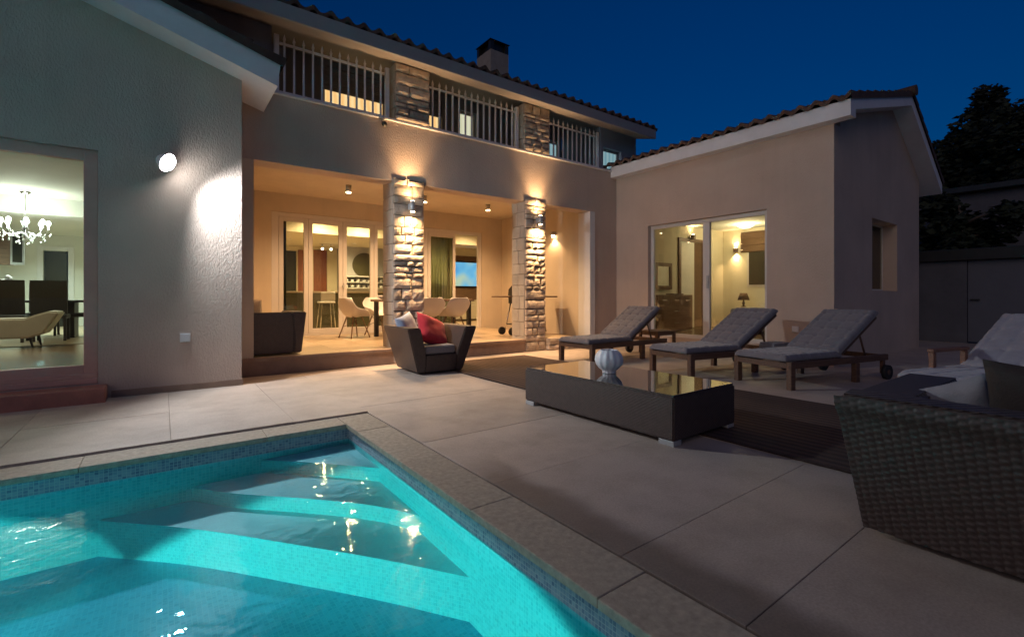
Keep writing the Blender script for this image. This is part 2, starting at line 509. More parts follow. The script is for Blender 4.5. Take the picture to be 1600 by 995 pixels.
def box(bm, x0, x1, y0, y1, z0, z1, bev=0.0, mat=None, seg=2):
    vs = [bm.verts.new((x, y, z)) for z in (z0, z1) for y in (y0, y1) for x in (x0, x1)]
    idx = [(0, 2, 3, 1), (4, 5, 7, 6), (0, 1, 5, 4), (2, 6, 7, 3), (0, 4, 6, 2), (1, 3, 7, 5)]
    fs = [bm.faces.new([vs[i] for i in f]) for f in idx]
    if bev:
        es = {e for f in fs for e in f.edges}
        r = bmesh.ops.bevel(bm, geom=list(es), offset=bev, segments=seg, affect='EDGES', profile=0.5)
        vs = list({v for f in r['faces'] for v in f.verts} | {v for v in vs if v.is_valid})
    if mat is not None:
        bmesh.ops.transform(bm, matrix=mat, verts=[v for v in vs if v.is_valid])
    return vs

def frustum(bm, base, top, z0, z1, bev=0.0):
    """base/top: (x0,x1,y0,y1)."""
    vs = []
    for (x0, x1, y0, y1), z in ((base, z0), (top, z1)):
        for y in (y0, y1):
            for x in (x0, x1):
                vs.append(bm.verts.new((x, y, z)))
    idx = [(0, 2, 3, 1), (4, 5, 7, 6), (0, 1, 5, 4), (2, 6, 7, 3), (0, 4, 6, 2), (1, 3, 7, 5)]
    fs = [bm.faces.new([vs[i] for i in f]) for f in idx]
    if bev:
        es = {e for f in fs for e in f.edges}
        bmesh.ops.bevel(bm, geom=list(es), offset=bev, segments=2, affect='EDGES')

def prism(bm, pts, axis, a0, a1):
    """extrude a 2-D outline along an axis: 'x' -> pts (y,z), 'y' -> (x,z), 'z' -> (x,y)."""
    def P(p, a):
        return {'x': (a, p[0], p[1]), 'y': (p[0], a, p[1]), 'z': (p[0], p[1], a)}[axis]
    A = [bm.verts.new(P(p, a0)) for p in pts]
    B = [bm.verts.new(P(p, a1)) for p in pts]
    n = len(pts)
    fs = [bm.faces.new(A), bm.faces.new(B[::-1])]
    for i in range(n):
        fs.append(bm.faces.new((A[i], B[i], B[(i + 1) % n], A[(i + 1) % n])))
    bmesh.ops.recalc_face_normals(bm, faces=fs)

def tube(bm, pts, r, n=8, cap=True):
    pts = [Vector(p) for p in pts]
    rs = r if isinstance(r, (list, tuple)) else [r] * len(pts)
    rings = []
    for i, p in enumerate(pts):
        if i == 0:
            t = pts[1] - p
        elif i == len(pts) - 1:
            t = p - pts[i - 1]
        else:
            t = (pts[i + 1] - pts[i - 1])
        t.normalize()
        up = Vector((0, 0, 1)) if abs(t.z) < 0.9 else Vector((1, 0, 0))
        a = t.cross(up).normalized()
        b = t.cross(a)
        rings.append([bm.verts.new(p + (a * math.cos(2 * PI * k / n) + b * math.sin(2 * PI * k / n)) * rs[i]) for k in range(n)])
    for i in range(len(rings) - 1):
        for k in range(n):
            f = bm.faces.new((rings[i][k], rings[i][(k + 1) % n], rings[i + 1][(k + 1) % n], rings[i + 1][k]))
            f.smooth = True
    if cap:
        bm.faces.new(rings[0][::-1])
        bm.faces.new(rings[-1])

def lathe(bm, prof, n=24, cx=0, cy=0, cz=0, rib=0.0, ribs=0):
    rings = []
    for (r, z) in prof:
        ring = []
        for k in range(n):
            a = 2 * PI * k / n
            rr = r * (1 + (rib * math.cos(ribs * a) if ribs else 0))
            ring.append(bm.verts.new((cx + rr * math.cos(a), cy + rr * math.sin(a), cz + z)))
        rings.append(ring)
    for i in range(len(rings) - 1):
        for k in range(n):
            f = bm.faces.new((rings[i][k], rings[i][(k + 1) % n], rings[i + 1][(k + 1) % n], rings[i + 1][k]))
            f.smooth = True
    if prof[0][0] > 1e-4:
        bm.faces.new(rings[0][::-1])
    if prof[-1][0] > 1e-4:
        bm.faces.new(rings[-1])

def blob(bm, c, r, sc_=(1, 1, 1), sub=2):
    m = Matrix.Translation(c) @ Matrix.Diagonal((r * sc_[0], r * sc_[1], r * sc_[2], 1))
    res = bmesh.ops.create_icosphere(bm, subdivisions=sub, radius=1, matrix=m)
    for v in res['verts']:
        for f in v.link_faces:
            f.smooth = True

def wall_panel(bm, axis, a0, a1, z0, z1, p0, p1, openings=(), top=None):
    """A wall with rectangular holes. axis 'x': runs along X, thickness p0..p1 in Y; axis 'y': along Y, thickness in X.
    top(a) gives a sloping upper edge."""
    A = sorted({a0, a1} | {v for o in openings for v in (o[0], o[1]) if a0 < v < a1})
    Z = sorted({z0, z1} | {v for o in openings for v in (o[2], o[3]) if z0 < v < z1})
    def solid(i, j):
        if i < 0 or j < 0 or i >= len(A) - 1 or j >= len(Z) - 1:
            return False
        ca, cz = (A[i] + A[i + 1]) / 2, (Z[j] + Z[j + 1]) / 2
        return not any(o[0] < ca < o[1] and o[2] < cz < o[3] for o in openings)
    cache = {}
    def V(i, j, s):
        k = (i, j, s)
        if k not in cache:
            a, z, p = A[i], Z[j], (p0, p1)[s]
            if top and j == len(Z) - 1:
                z = top(a)
            cache[k] = bm.verts.new((a, p, z) if axis == 'x' else (p, a, z))
        return cache[k]
    fs = []
    for i in range(len(A) - 1):
        for j in range(len(Z) - 1):
            if not solid(i, j):
                continue
            for s in (0, 1):
                fs.append(bm.faces.new((V(i, j, s), V(i + 1, j, s), V(i + 1, j + 1, s), V(i, j + 1, s))))
            for (di, dj, q) in ((-1, 0, ((i, j), (i, j + 1))), (1, 0, ((i + 1, j), (i + 1, j + 1))),
                                (0, -1, ((i, j), (i + 1, j))), (0, 1, ((i, j + 1), (i + 1, j + 1)))):
                if not solid(i + di, j + dj):
                    (a, b), (c, d) = q
                    fs.append(bm.faces.new((V(a, b, 0), V(c, d, 0), V(c, d, 1), V(a, b, 1))))
    bmesh.ops.recalc_face_normals(bm, faces=fs)

def obj(name, bm, mat, parent=None, world=False, loc=None):
    """Link a bmesh as one object. world=True: coordinates are world ones, shifted under the parent's origin."""
    me = bpy.data.meshes.new(name)
    if world and parent is not None:
        p = parent
        off = Vector((0, 0, 0))
        while p is not None:
            off += p.location
            p = p.parent
        bmesh.ops.translate(bm, verts=bm.verts, vec=-off)
    bm.normal_update()
    bm.to_mesh(me)
    bm.free()
    me.materials.append(M[mat] if isinstance(mat, str) else mat)
    o = bpy.data.objects.new(name, me)
    COL.objects.link(o)
    if parent is not None:
        o.parent = parent
    if loc is not None:
        o.location = loc
    return o

def mesh_np(name, verts, faces, mat, parent=None, smooth=False, shift=None):
    me = bpy.data.meshes.new(name)
    v = np.asarray(verts, dtype=float)
    if shift is not None:
        v = v - np.array(shift)
    me.from_pydata(v.tolist(), [], [list(map(int, f)) for f in faces])
    me.materials.append(M[mat])
    if smooth:
        for p in me.polygons:
            p.use_smooth = True
    me.update()
    o = bpy.data.objects.new(name, me)
    COL.objects.link(o)
    if parent is not None:
        o.parent = parent
    return o

def thing(name, label, cat, loc=(0, 0, 0), rz=0.0, group=None):
    o = bpy.data.objects.new(name, None)
    o.empty_display_size = 0.2
    COL.objects.link(o)
    o.location = loc
    o.rotation_euler = (0, 0, rz)
    return tag(o, label, cat, group)

def tag(o, label, cat, group=None):
    o['label'] = label
    o['category'] = cat
    if group:
        o['group'] = group
    return o

def structure(o, kind='structure'):
    o['kind'] = kind
    return o

def children(o):
    return [c for c in COL.objects if c.parent is o]

def dup(root, loc, rz, label, group=None):
    r = root.copy()
    COL.objects.link(r)
    r.location = loc
    r.rotation_euler = (0, 0, rz)
    r['label'] = label
    if group:
        r['group'] = group
    for ch in children(root):
        c = ch.copy()
        COL.objects.link(c)
        c.parent = r
        for g in children(ch):
            d = g.copy()
            COL.objects.link(d)
            d.parent = c
    return r

def light(kind, name, loc, power, col, parent=None, size=0.05, rot=None, spot=None, blend=0.3, spread=None):
    l = bpy.data.lights.new(name, kind)
    l.energy = power
    l.color = col
    if kind == 'AREA':
        l.shape = 'SQUARE'
        l.size = size
        if spread:
            l.spread = spread
    elif kind in ('POINT', 'SPOT'):
        l.shadow_soft_size = size
    if kind == 'SPOT':
        l.spot_size = spot
        l.spot_blend = blend
    o = bpy.data.objects.new(name, l)
    COL.objects.link(o)
    if parent is not None:
        o.parent = parent
    o.location = loc
    if rot is not None:
        o.rotation_euler = rot
    return o

def aim(direction):
    return Vector(direction).to_track_quat('-Z', 'Y').to_euler()

WARM = (1.0, 0.62, 0.30)
WARMW = (1.0, 0.70, 0.34)
COOL = (0.83, 0.92, 1.0)
#==PART2==
# ------------------------------------------------------------------ render, world, camera
sc.render.engine = 'CYCLES'
cy = sc.cycles
cy.use_denoising = True
cy.max_bounces = 8
cy.diffuse_bounces = 4
cy.glossy_bounces = 4
cy.transmission_bounces = 4
cy.transparent_max_bounces = 16
cy.caustics_reflective = True
cy.blur_glossy = 1.0
cy.caustics_refractive = False
cy.sample_clamp_indirect = 4.0
cy.sample_clamp_direct = 0.0
sc.view_settings.view_transform = 'Standard'
sc.view_settings.look = 'None'
sc.view_settings.exposure = 0.42
sc.view_settings.gamma = 1.0

w = bpy.data.worlds.new('World')
sc.world = w
w.use_nodes = True
wn = w.node_tree
bgn = wn.nodes.get('Background') or wn.nodes.new('ShaderNodeBackground')
sky = wn.nodes.new('ShaderNodeTexSky')
sky.sky_type = 'NISHITA'
sky.sun_disc = False
SUN_EL, SUN_AZ = 1.4, 243.0
sky.sun_elevation = R(SUN_EL)
sky.sun_rotation = R(SUN_AZ)
sky.ozone_density = 6.0
sky.air_density = 1.0
sky.dust_density = 0.3
hsv = wn.nodes.new('ShaderNodeHueSaturation')
hsv.inputs['Saturation'].default_value = 1.25
wn.links.new(sky.outputs['Color'], hsv.inputs['Color'])
wn.links.new(hsv.outputs['Color'], bgn.inputs['Color'])
bgn.inputs['Strength'].default_value = 0.103

cam = bpy.data.cameras.new('camera')
camo = bpy.data.objects.new('camera', cam)
COL.objects.link(camo)
camo.location = (0, 0, 1.10)
camo.rotation_euler = (R(90), 0, R(-36.73))
cam.sensor_width = 36
cam.lens = 731.8 / 1600 * 36
cam.shift_y = -35.0 / 1600
cam.clip_start = 0.05
cam.clip_end = 2000
sc.camera = camo

sun = bpy.data.lights.new('dusk_glow', 'SUN')
sun.energy = 0.225
sun.angle = R(40)
sun.color = (1.0, 0.76, 0.55)
suno = bpy.data.objects.new('dusk_glow', sun)
COL.objects.link(suno)
suno.rotation_euler = aim((0.80, 0.40, -0.45))

# ------------------------------------------------------------------ ground, paving, pool
PX0, PX1, PY0, PY1 = -4.6, 1.30, 0.60, 4.12          # pool basin
bm = bm_new()
def rect(bm, x0, x1, y0, y1, z):
    bm.faces.new([bm.verts.new(p) for p in ((x0, y0, z), (x1, y0, z), (x1, y1, z), (x0, y1, z))])
G = 400
rect(bm, -G, G, -G, PY0 - 0.05, -0.06)
rect(bm, -G, G, PY1 + 0.05, G, -0.06)
rect(bm, -G, PX0 - 0.05, PY0 - 0.05, PY1 + 0.05, -0.06)
rect(bm, PX1 + 0.05, G, PY0 - 0.05, PY1 + 0.05, -0.06)
structure(obj('ground', bm, 'earth'))

bm = bm_new()
def slabs(xs, ys, jit=0.0015, zz=0.0):
    for i in range(len(xs) - 1):
        for j in range(len(ys) - 1):
            g = 0.0010
            z = zz + random.uniform(-jit, jit)
            box(bm, xs[i] + g, xs[i + 1] - g, ys[j] + g, ys[j + 1] - g, -0.04, z, bev=0.002, seg=1)
slabs([1.56, 3.40, 5.36, 7.2, 9.1, 11.0, 13.0, 15.1], [-4.6, -2.6, -1.2, 0.0, 0.785, 1.315, 2.27, 3.22, 4.15, 4.62, 5.5, 6.4, 7.24])
slabs([-8.0, -6.4, -4.9, -3.6, -2.55, -1.62, -0.93, 0.05, 0.92, 1.56], [4.375, 5.45, 6.62], zz=0.012)
slabs([0.79, 1.56], [6.62, 7.24])
slabs([-8.0, -6.0, -4.95], [-4.6, -1.0, 2.0, 4.375])
slabs([-4.95, -3.0, -1.0, 0.3, 1.56], [-4.6, -2.0, 0.28])
pave = obj('pavement', bm, 'slab')
structure(pave)
bm = bm_new()
rect(bm, -8, 15.2, 4.37, 7.3, -0.03)
rect(bm, 1.56, 15.2, -4.7, 4.37, -0.03)
rect(bm, -8, -4.95, -4.7, 4.37, -0.03)
rect(bm, -4.95, 1.6, -4.7, 0.28, -0.03)
structure(obj('pavement_joint', bm, 'grout'))

pool = thing('swimming_pool', 'turquoise mosaic swimming pool with corner steps and rough stone coping', 'swimming pool', (-1.6, 2.4, 0))
bm = bm_new()
ZB = -0.135                                          # bottom of the dry waterline band
ZF = -0.62
wall_t = 0.06
box(bm, PX1, PX1 + wall_t, PY0 - wall_t, PY1 + wall_t, ZF, -0.135)
box(bm, PX0 - wall_t, PX0, PY0 - wall_t, PY1 + wall_t, ZF, -0.135)
box(bm, PX0, PX1, PY1, PY1 + wall_t, ZF, -0.135)
box(bm, PX0, PX1, PY0 - wall_t, PY0, ZF, -0.135)
obj('pool_wall', bm, 'pool_blue', pool, True)
bm = bm_new()
e = 0.004
for (a, b, c, d) in ((PX1 - e, PX1 + wall_t, PY0 - wall_t, PY1 + wall_t), (PX0 - wall_t, PX0 + e, PY0 - wall_t, PY1 + wall_t),
                     (PX0 + e, PX1 - e, PY1 - e, PY1 + wall_t), (PX0 + e, PX1 - e, PY0 - wall_t, PY0 + e)):
    box(bm, a, b, c, d, -0.137, -0.046)
obj('waterline_tiles', bm, 'pool_band', pool, True)
bm = bm_new()
box(bm, PX0 - wall_t, PX1 + wall_t, PY0 - wall_t, PY1 + wall_t, ZF - 0.05, ZF)
obj('pool_floor', bm, 'pool_deep', pool, True)

def smooth_edge(pts, n=10):
    """Catmull-Rom through the nosing points of a step."""
    P = [Vector((p[0], p[1])) for p in pts]
    P = [P[0] * 2 - P[1]] + P + [P[-1] * 2 - P[-2]]
    out = []
    for i in range(1, len(P) - 2):
        for k in range(n):
            t = k / n
            a, b, c, d = P[i - 1], P[i], P[i + 1], P[i + 2]
            out.append(0.5 * ((2 * b) + (c - a) * t + (2 * a - 5 * b + 4 * c - d) * t * t + (3 * b - a - 3 * c + d) * t ** 3))
    out.append(P[-2])
    return [(p.x, p.y) for p in out]
for pts, zt, zb in (([(0.62, PY1), (0.92, 3.83), (PX1, 3.40)], -0.185, -0.29),
                    ([(0.17, PY1), (0.38, 3.83), (0.81, 3.39), (1.12, 3.03), (PX1, 2.72)], -0.285, -0.39),
                    ([(-0.34, PY1), (0.17, 3.60), (0.685, 2.96), (1.0, 2.55), (PX1, 2.12)], -0.385, ZF)):
    bm = bm_new()
    edge = smooth_edge(pts)
    outline = edge + [(PX1, PY1)]
    prism(bm, outline, 'z', zb, zt)
    o = obj('step', bm, 'pool_blue', pool, True)
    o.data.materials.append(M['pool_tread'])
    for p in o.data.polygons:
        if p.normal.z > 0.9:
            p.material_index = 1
# coping stones
random.seed(3)
bm = bm_new()
def coping_run(axis, a0, a1, b0, b1, step):
    a = a0
    while a < a1 - 0.05:
        L = min(step * random.uniform(0.85, 1.15), a1 - a)
        if a1 - (a + L) < 0.2:
            L = a1 - a
        z = -0.004 + random.uniform(-0.0012, 0.0012)
        if axis == 'x':
            box(bm, a + 0.001, a + L - 0.001, b0, b1, -0.045, z, bev=0.005)
        else:
            box(bm, b0, b1, a + 0.001, a + L - 0.001, -0.045, z, bev=0.005)
        a += L
coping_run('x', PX0 - 0.3, PX1 - 0.03, PY1 - 0.03, PY1 + 0.245, 0.95)
coping_run('y', 0.30, PY1 + 0.245, PX1 - 0.026, PX1 + 0.252, 0.85)
coping_run('x', PX0 - 0.3, PX1 - 0.03, PY0 - 0.3, PY0 + 0.03, 0.95)
coping_run('y', 0.65, PY1 - 0.04, PX0 - 0.3, PX0 + 0.03, 0.95)
obj('coping', bm, 'coping', pool, True)
# underwater lamps set in the far end wall, shining along the basin
for lx, ly, dx, dy, pw in ((PX0, 0.74, 1.0, 0.30, 2450), (-1.9, PY0, 0.10, 0.995, 430)):
    dv = Vector((dx, dy, 0)).normalized()
    c_ = Vector((lx, ly, -0.205))
    bm = bm_new()
    tube(bm, [c_ - dv * 0.01, c_ + Vector((1, 0, 0) if lx == PX0 else (0, 1, 0)) * 0.015], [0.05, 0.05], n=20)
    o = obj('pool_light', bm, 'pool_lens', pool, True)
    light('SPOT', 'pool_lamp', c_ + dv * 0.04 - pool.location, pw, (0.13, 0.95, 0.88), o, 0.03, aim(dv * math.cos(R(28)) - Vector((0, 0, math.sin(R(28))))), R(60), 0.06)

bm = bm_new()
nx, ny = 2, 2
rect(bm, PX0 + 0.001, PX1 - 0.005, PY0 + 0.005, PY1 - 0.005, -0.15)
structure(obj('water', bm, 'water'))
mv, nv, ov = new_mat('water_body')
vs_ = nv.nodes.new('ShaderNodeVolumeScatter')
vs_.inputs['Color'].default_value = (0.35, 0.95, 1.0, 1)
vs_.inputs['Density'].default_value = 0.13
nv.links.new(vs_.outputs['Volume'], ov.inputs['Volume'])
M['water_body'] = mv
bm = bm_new()
box(bm, PX0 + 0.002, PX1 - 0.006, PY0 + 0.006, PY1 - 0.006, ZF - 0.02, -0.1515)
structure(obj('water_body', bm, 'water_body'))

bm = bm_new()
box(bm, 3.40, 5.36, 0.25, 6.80, 0.004, 0.016, bev=0.003)
tag(obj('rug', bm, 'rug'), 'long dark brown striped outdoor rug under the coffee table', 'rug')

# ------------------------------------------------------------------ the villa
VL = Vector((4.0, 7.25, 0))
villa = thing('villa', 'beige rendered two-storey villa with lit porch, stone pillars and tiled roofs', 'house', VL)
def part(name, bm, mat, parent=None):
    return obj(name, bm, mat, parent or villa, True)

FL = 0.25         # finished floor inside and on the porch
# gabled wing at the left, front wall
def left_top(x):
    return 3.76 + (0.78 - x) * 0.300
bm = bm_new()
wall_panel(bm, 'x', -7.5, 0.78, 0.0, 4.0, 6.60, 6.88, openings=[(-6.2, -0.548, 0.175, 2.645)], top=left_top)
part('wall', bm, 'plaster')
bm = bm_new()
wall_panel(bm, 'y', 6.88, 7.25, 0.0, 3.76, 0.50, 0.78)
part('wall', bm, 'plaster')
# skirting round the foot of that wall
bm = bm_new()
box(bm, -0.44, 0.795, 6.583, 6.599, 0.0, 0.085, bev=0.004)
box(bm, 0.781, 0.796, 6.60, 7.24, 0.0, 0.085, bev=0.004)
part('skirting', bm, 'step_stone')
# step below the big window
bm = bm_new()
box(bm, -6.6, -0.47, 6.33, 6.598, 0.0, 0.165, bev=0.012)
part('step', bm, 'terracotta')

def window(name, axis, a0, a1, z0, z1, p0, p1, fw, mat, pane, mull=(), parent=None, handle=None, bot=None, panename='pane', panemat_thick=0.006):
    """Frame of profile fw with panes between the mullions; frame is a part, each pane a sub-part."""
    bm = bm_new()
    bot = fw if bot is None else bot
    def B(x0, x1, za, zb, q0=p0, q1=p1, bev=0.006):
        if axis == 'x':
            box(bm, x0, x1, q0, q1, za, zb, bev=bev)
        else:
            box(bm, q0, q1, x0, x1, za, zb, bev=bev)
    B(a0, a0 + fw, z0, z1)
    B(a1 - fw, a1, z0, z1)
    B(a0 + fw, a1 - fw, z1 - fw, z1)
    B(a0 + fw, a1 - fw, z0, z0 + bot)
    for (m, mw) in mull:
        B(m - mw / 2, m + mw / 2, z0 + bot, z1 - fw)
    f = part(name, bm, mat, parent)
    es = [a0 + fw] + [v for (m, mw) in mull for v in (m - mw / 2, m + mw / 2)] + [a1 - fw]
    pm = (p0 + p1) / 2
    for i in range(0, len(es), 2):
        bm = bm_new()
        if axis == 'x':
            box(bm, es[i], es[i + 1], pm - panemat_thick / 2, pm + panemat_thick / 2, z0 + bot, z1 - fw)
        else:
            box(bm, pm - panemat_thick / 2, pm + panemat_thick / 2, es[i], es[i + 1], z0 + bot, z1 - fw)
        part(panename, bm, pane if isinstance(pane, str) else pane[i // 2], f)
    return f
# big picture window: deep brown frame
f = window('window', 'x', -6.2, -0.551, 0.178, 2.642, 6.64, 6.72, 0.115, 'frame_brown', 'pane_green', bot=0.195)
bm = bm_new()
box(bm, -6.2, -0.552, 6.60, 6.639, 0.178, 0.235, bev=0.006)
box(bm, -6.2, -0.552, 6.615, 6.639, 0.2355, 0.285, bev=0.006)
part('sill', bm, 'frame_brown', f)

# roof of the left wing: sloping board box with tiles above
def barrel_roof(name, o, u, v, lu, lv, parent, pitch=0.235, row=0.36, amp=0.042):
    o, u, v = np.array(o, float), np.array(u, float), np.array(v, float)
    n = np.cross(u, v)
    if n[2] < 0:
        n = -n
    n /= np.linalg.norm(n)
    ns = int(lu / pitch * 8)
    ss = np.linspace(0, lu, ns + 1)
    prof = amp * np.cos(2 * np.pi * ss / pitch)
    prof = np.where(prof > 0, prof, prof * 0.6)
    rows = max(1, int(lv / row))
    ts, hs, ids = [], [], []
    for k in range(rows):
        for q, hh in ((0, 0.035), (0.5, 0.018), (1.0, 0.0)):
            ts.append((k + q) * lv / rows)
            hs.append(hh)
            ids.append(k)
    rnd = np.random.RandomState(5)
    tj = rnd.uniform(-0.012, 0.012, (rows, int(lu / pitch) + 2))
    V, Fc = [], []
    ti = (ss / pitch + 0.5).astype(int)
    # drop edge first
    V += [o + u * s + n * (p + 0.015 - 0.03) for s, p in zip(ss, prof)]
    for t, hh, k in zip(ts, hs, ids):
        for i, (s, p) in enumerate(zip(ss, prof)):
            jt = tj[k, ti[i]] if hh > 0.03 else 0
            V.append(o + u * s + v * (t + jt) + n * (p + hh + 0.015))
    W = ns + 1
    for r in range(len(ts)):
        for i in range(ns):
            Fc.append((r * W + i, r * W + i + 1, (r + 1) * W + i + 1, (r + 1) * W + i))
    base = len(V)
    # close the two verge sides with a skirt
    for side in (0, ns):
        b0 = len(V)
        for r in range(len(ts) + 1):
            p = V[r * W + side]
            t = 0 if r == 0 else ts[r - 1]
            V.append(o + u * ss[side] + v * t - n * 0.03)
        for r in range(len(ts)):
            Fc.append((r * W + side, (r + 1) * W + side, b0 + r + 1, b0 + r))
    p = parent
    off = np.zeros(3)
    while p is not None:
        off += np.array(p.location)
        p = p.parent
    return mesh_np(name, V, Fc, 'rooftile', parent, smooth=False, shift=off)

sl = 0.300
def slope_vec(dx, dy, s):
    v = np.array((dx, dy, s))
    return v / np.linalg.norm(v)
# board box of the left roof (eave at x=1.15, verge at y=6.25)
bm = bm_new()
def rz(x):
    return 3.66 + (1.06 - x) * sl
prism(bm, [(1.12, rz(1.12)), (1.15, rz(1.15) + 0.27), (-7.5, rz(-7.5) + 0.27), (-7.5, rz(-7.5))], 'y', 6.25, 7.40)
fas = part('roof_fascia', bm, 'fascia')
barrel_roof('roof', (1.19, 6.22, rz(1.19) + 0.285), (0, 1, 0), slope_vec(-1, 0, sl), 1.18, 8.6, villa, pitch=0.236)

# main front: beam, porch ceiling, side piers
bm = bm_new()
wall_panel(bm, 'x', 0.782, 8.43, 2.97, 3.925, 7.25, 7.60)
part('wall', bm, 'plaster')
bm = bm_new()
box(bm, 0.50, 8.40, 7.20, 7.62, 3.927, 3.962, bev=0.006)
part('parapet_cap', bm, 'trim_white')
bm = bm_new()
wall_panel(bm, 'x', 7.70, 8.43, 0.0, 2.97, 7.25, 7.60)
part('wall', bm, 'plaster')
bm = bm_new()
box(bm, 7.545, 7.699, 7.235, 7.60, 0.0, 2.967, bev=0.004)
part('corner_trim', bm, 'trim_white')
bm = bm_new()
wall_panel(bm, 'y', 7.60, 10.60, 0.0, 3.3, 7.55, 7.80)          # porch, right side wall
part('wall', bm, 'porch_plaster')
bm = bm_new()
wall_panel(bm, 'y', 7.602, 10.60, 0.0, 3.28, 0.64, 1.0)           # porch, left side wall
part('wall', bm, 'porch_plaster')
bm = bm_new()
wall_panel(bm, 'x', 0.51, 1.0, 0.0, 2.968, 7.252, 7.60)
part('wall', bm, 'porch_plaster')
bm = bm_new()
wall_panel(bm, 'x', 1.0, 7.55, 0.0, 3.3, 10.60, 10.80, openings=[(1.78, 4.70, FL, 2.84), (5.20, 6.90, FL, 2.80)])
part('wall', bm, 'porch_plaster')
bm = bm_new()
box(bm, 1.0, 7.55, 7.60, 10.60, 3.22, 3.28)
part('porch_ceiling', bm, 'porch_plaster')
bm = bm_new()
xs = np.arange(1.0, 7.6, 0.6)
ys = [7.262, 7.75, 8.35, 8.95, 9.55, 10.15, 10.60]
for i in range(len(xs) - 1):
    for j in range(len(ys) - 1):
        box(bm, xs[i] + 0.0015, min(xs[i + 1], 7.55) - 0.0015, ys[j] + 0.0015, ys[j + 1] - 0.0015, 0.20, FL, bev=0.0015, seg=1)
part('porch_floor', bm, 'porch_floor')
bm = bm_new()
box(bm, 0.80, 5.735, 7.245, 7.75, 0.0, 0.199)
box(bm, 0.80, 7.54, 7.751, 10.6, 0.0, 0.199)
part('porch_step', bm, 'step_stone')
bm = bm_new()
box(bm, 0.80, 5.735, 7.215, 7.2615, 0.2005, FL + 0.002, bev=0.008)
part('step_nosing', bm, 'step_stone')

# stonework
def stone(bm, x0, x1, yf, yb, z0, z1, rough=0.012, side='y', seed=0):
    """One stone whose face towards -Y (side 'y') or -X ('x') is roughly dressed."""
    nx_, nz_ = max(3, int((x1 - x0) / 0.045)), max(3, int((z1 - z0) / 0.045))
    g = []
    for j in range(nz_ + 1):
        row = []
        for i in range(nx_ + 1):
            a = x0 + (x1 - x0) * i / nx_
            z = z0 + (z1 - z0) * j / nz_
            ex = min(i, nx_ - i) / nx_
            ez = min(j, nz_ - j) / nz_
            rim = 0.014 * (1 if ex == 0 or ez == 0 else 0)
            nn = noise.noise(Vector((a * 9 + seed, z * 9, seed * 1.7))) + 0.5 * noise.noise(Vector((a * 22, z * 22 + seed, seed)))
            d = yf - rough * nn * 2.0 + rim
            ja = 0.006 * noise.noise(Vector((a * 30, z * 30, 5 + seed))) if (ex == 0 or ez == 0) else 0
            row.append(bm.verts.new((a + ja, d, z + ja) if side == 'y' else (d, a + ja, z + ja)))
        g.append(row)
    fs = []
    for j in range(nz_):
        for i in range(nx_):
            fs.append(bm.faces.new((g[j][i], g[j][i + 1], g[j + 1][i + 1], g[j + 1][i])))
    rim = [g[0][i] for i in range(nx_ + 1)] + [g[j][nx_] for j in range(1, nz_ + 1)] + [g[nz_][i] for i in range(nx_ - 1, -1, -1)] + [g[j][0] for j in range(nz_ - 1, 0, -1)]
    back = [bm.verts.new((v.co.x, yb, v.co.z) if side == 'y' else (yb, v.co.y, v.co.z)) for v in rim]
    n_ = len(rim)
    for i in range(n_):
        fs.append(bm.faces.new((rim[i], back[i], back[(i + 1) % n_], rim[(i + 1) % n_])))
    bmesh.ops.recalc_face_normals(bm, faces=fs)
    for f in fs:
        f.smooth = False

def rubble(bm, x0, x1, z0, z1, yf, yb, seed, hmin=0.10, hmax=0.26, side='y', rough=0.012, out=(0.0, 0.045), split=True):
    rnd = random.Random(seed)
    z = z0
    k = 0
    while z < z1 - 0.02:
        hgt = rnd.uniform(hmin, hmax)
        if z1 - (z + hgt) < hmin:
            hgt = z1 - z
        W_ = x1 - x0
        cuts = [x0]
        n_ = rnd.choice([1, 2, 2, 3, 3]) if W_ < 0.8 else int(W_ / 0.38)
        if not split:
            n_ = 1
        for q in range(1, n_):
            cuts.append(x0 + W_ * (q / n_ + rnd.uniform(-0.14, 0.14) / n_ * 2))
        cuts.append(x1)
        for q in range(n_):
            g = rnd.uniform(0.004, 0.011)
            zs0, zs1 = z + rnd.uniform(0.003, 0.012), z + hgt - rnd.uniform(0.003, 0.012)
            # some stones are two thin courses
            if hgt > 0.2 and rnd.random() < 0.45 and split:
                zm = (zs0 + zs1) / 2 + rnd.uniform(-0.03, 0.03)
                parts_ = [(zs0, zm - 0.006), (zm + 0.006, zs1)]
            else:
                parts_ = [(zs0, zs1)]
            for (s0, s1) in parts_:
                k += 1
                stone(bm, cuts[q] + g, cuts[q + 1] - g, yf - rnd.uniform(*out), yb, s0, s1, rough, side, seed * 10 + k)
        z += hgt

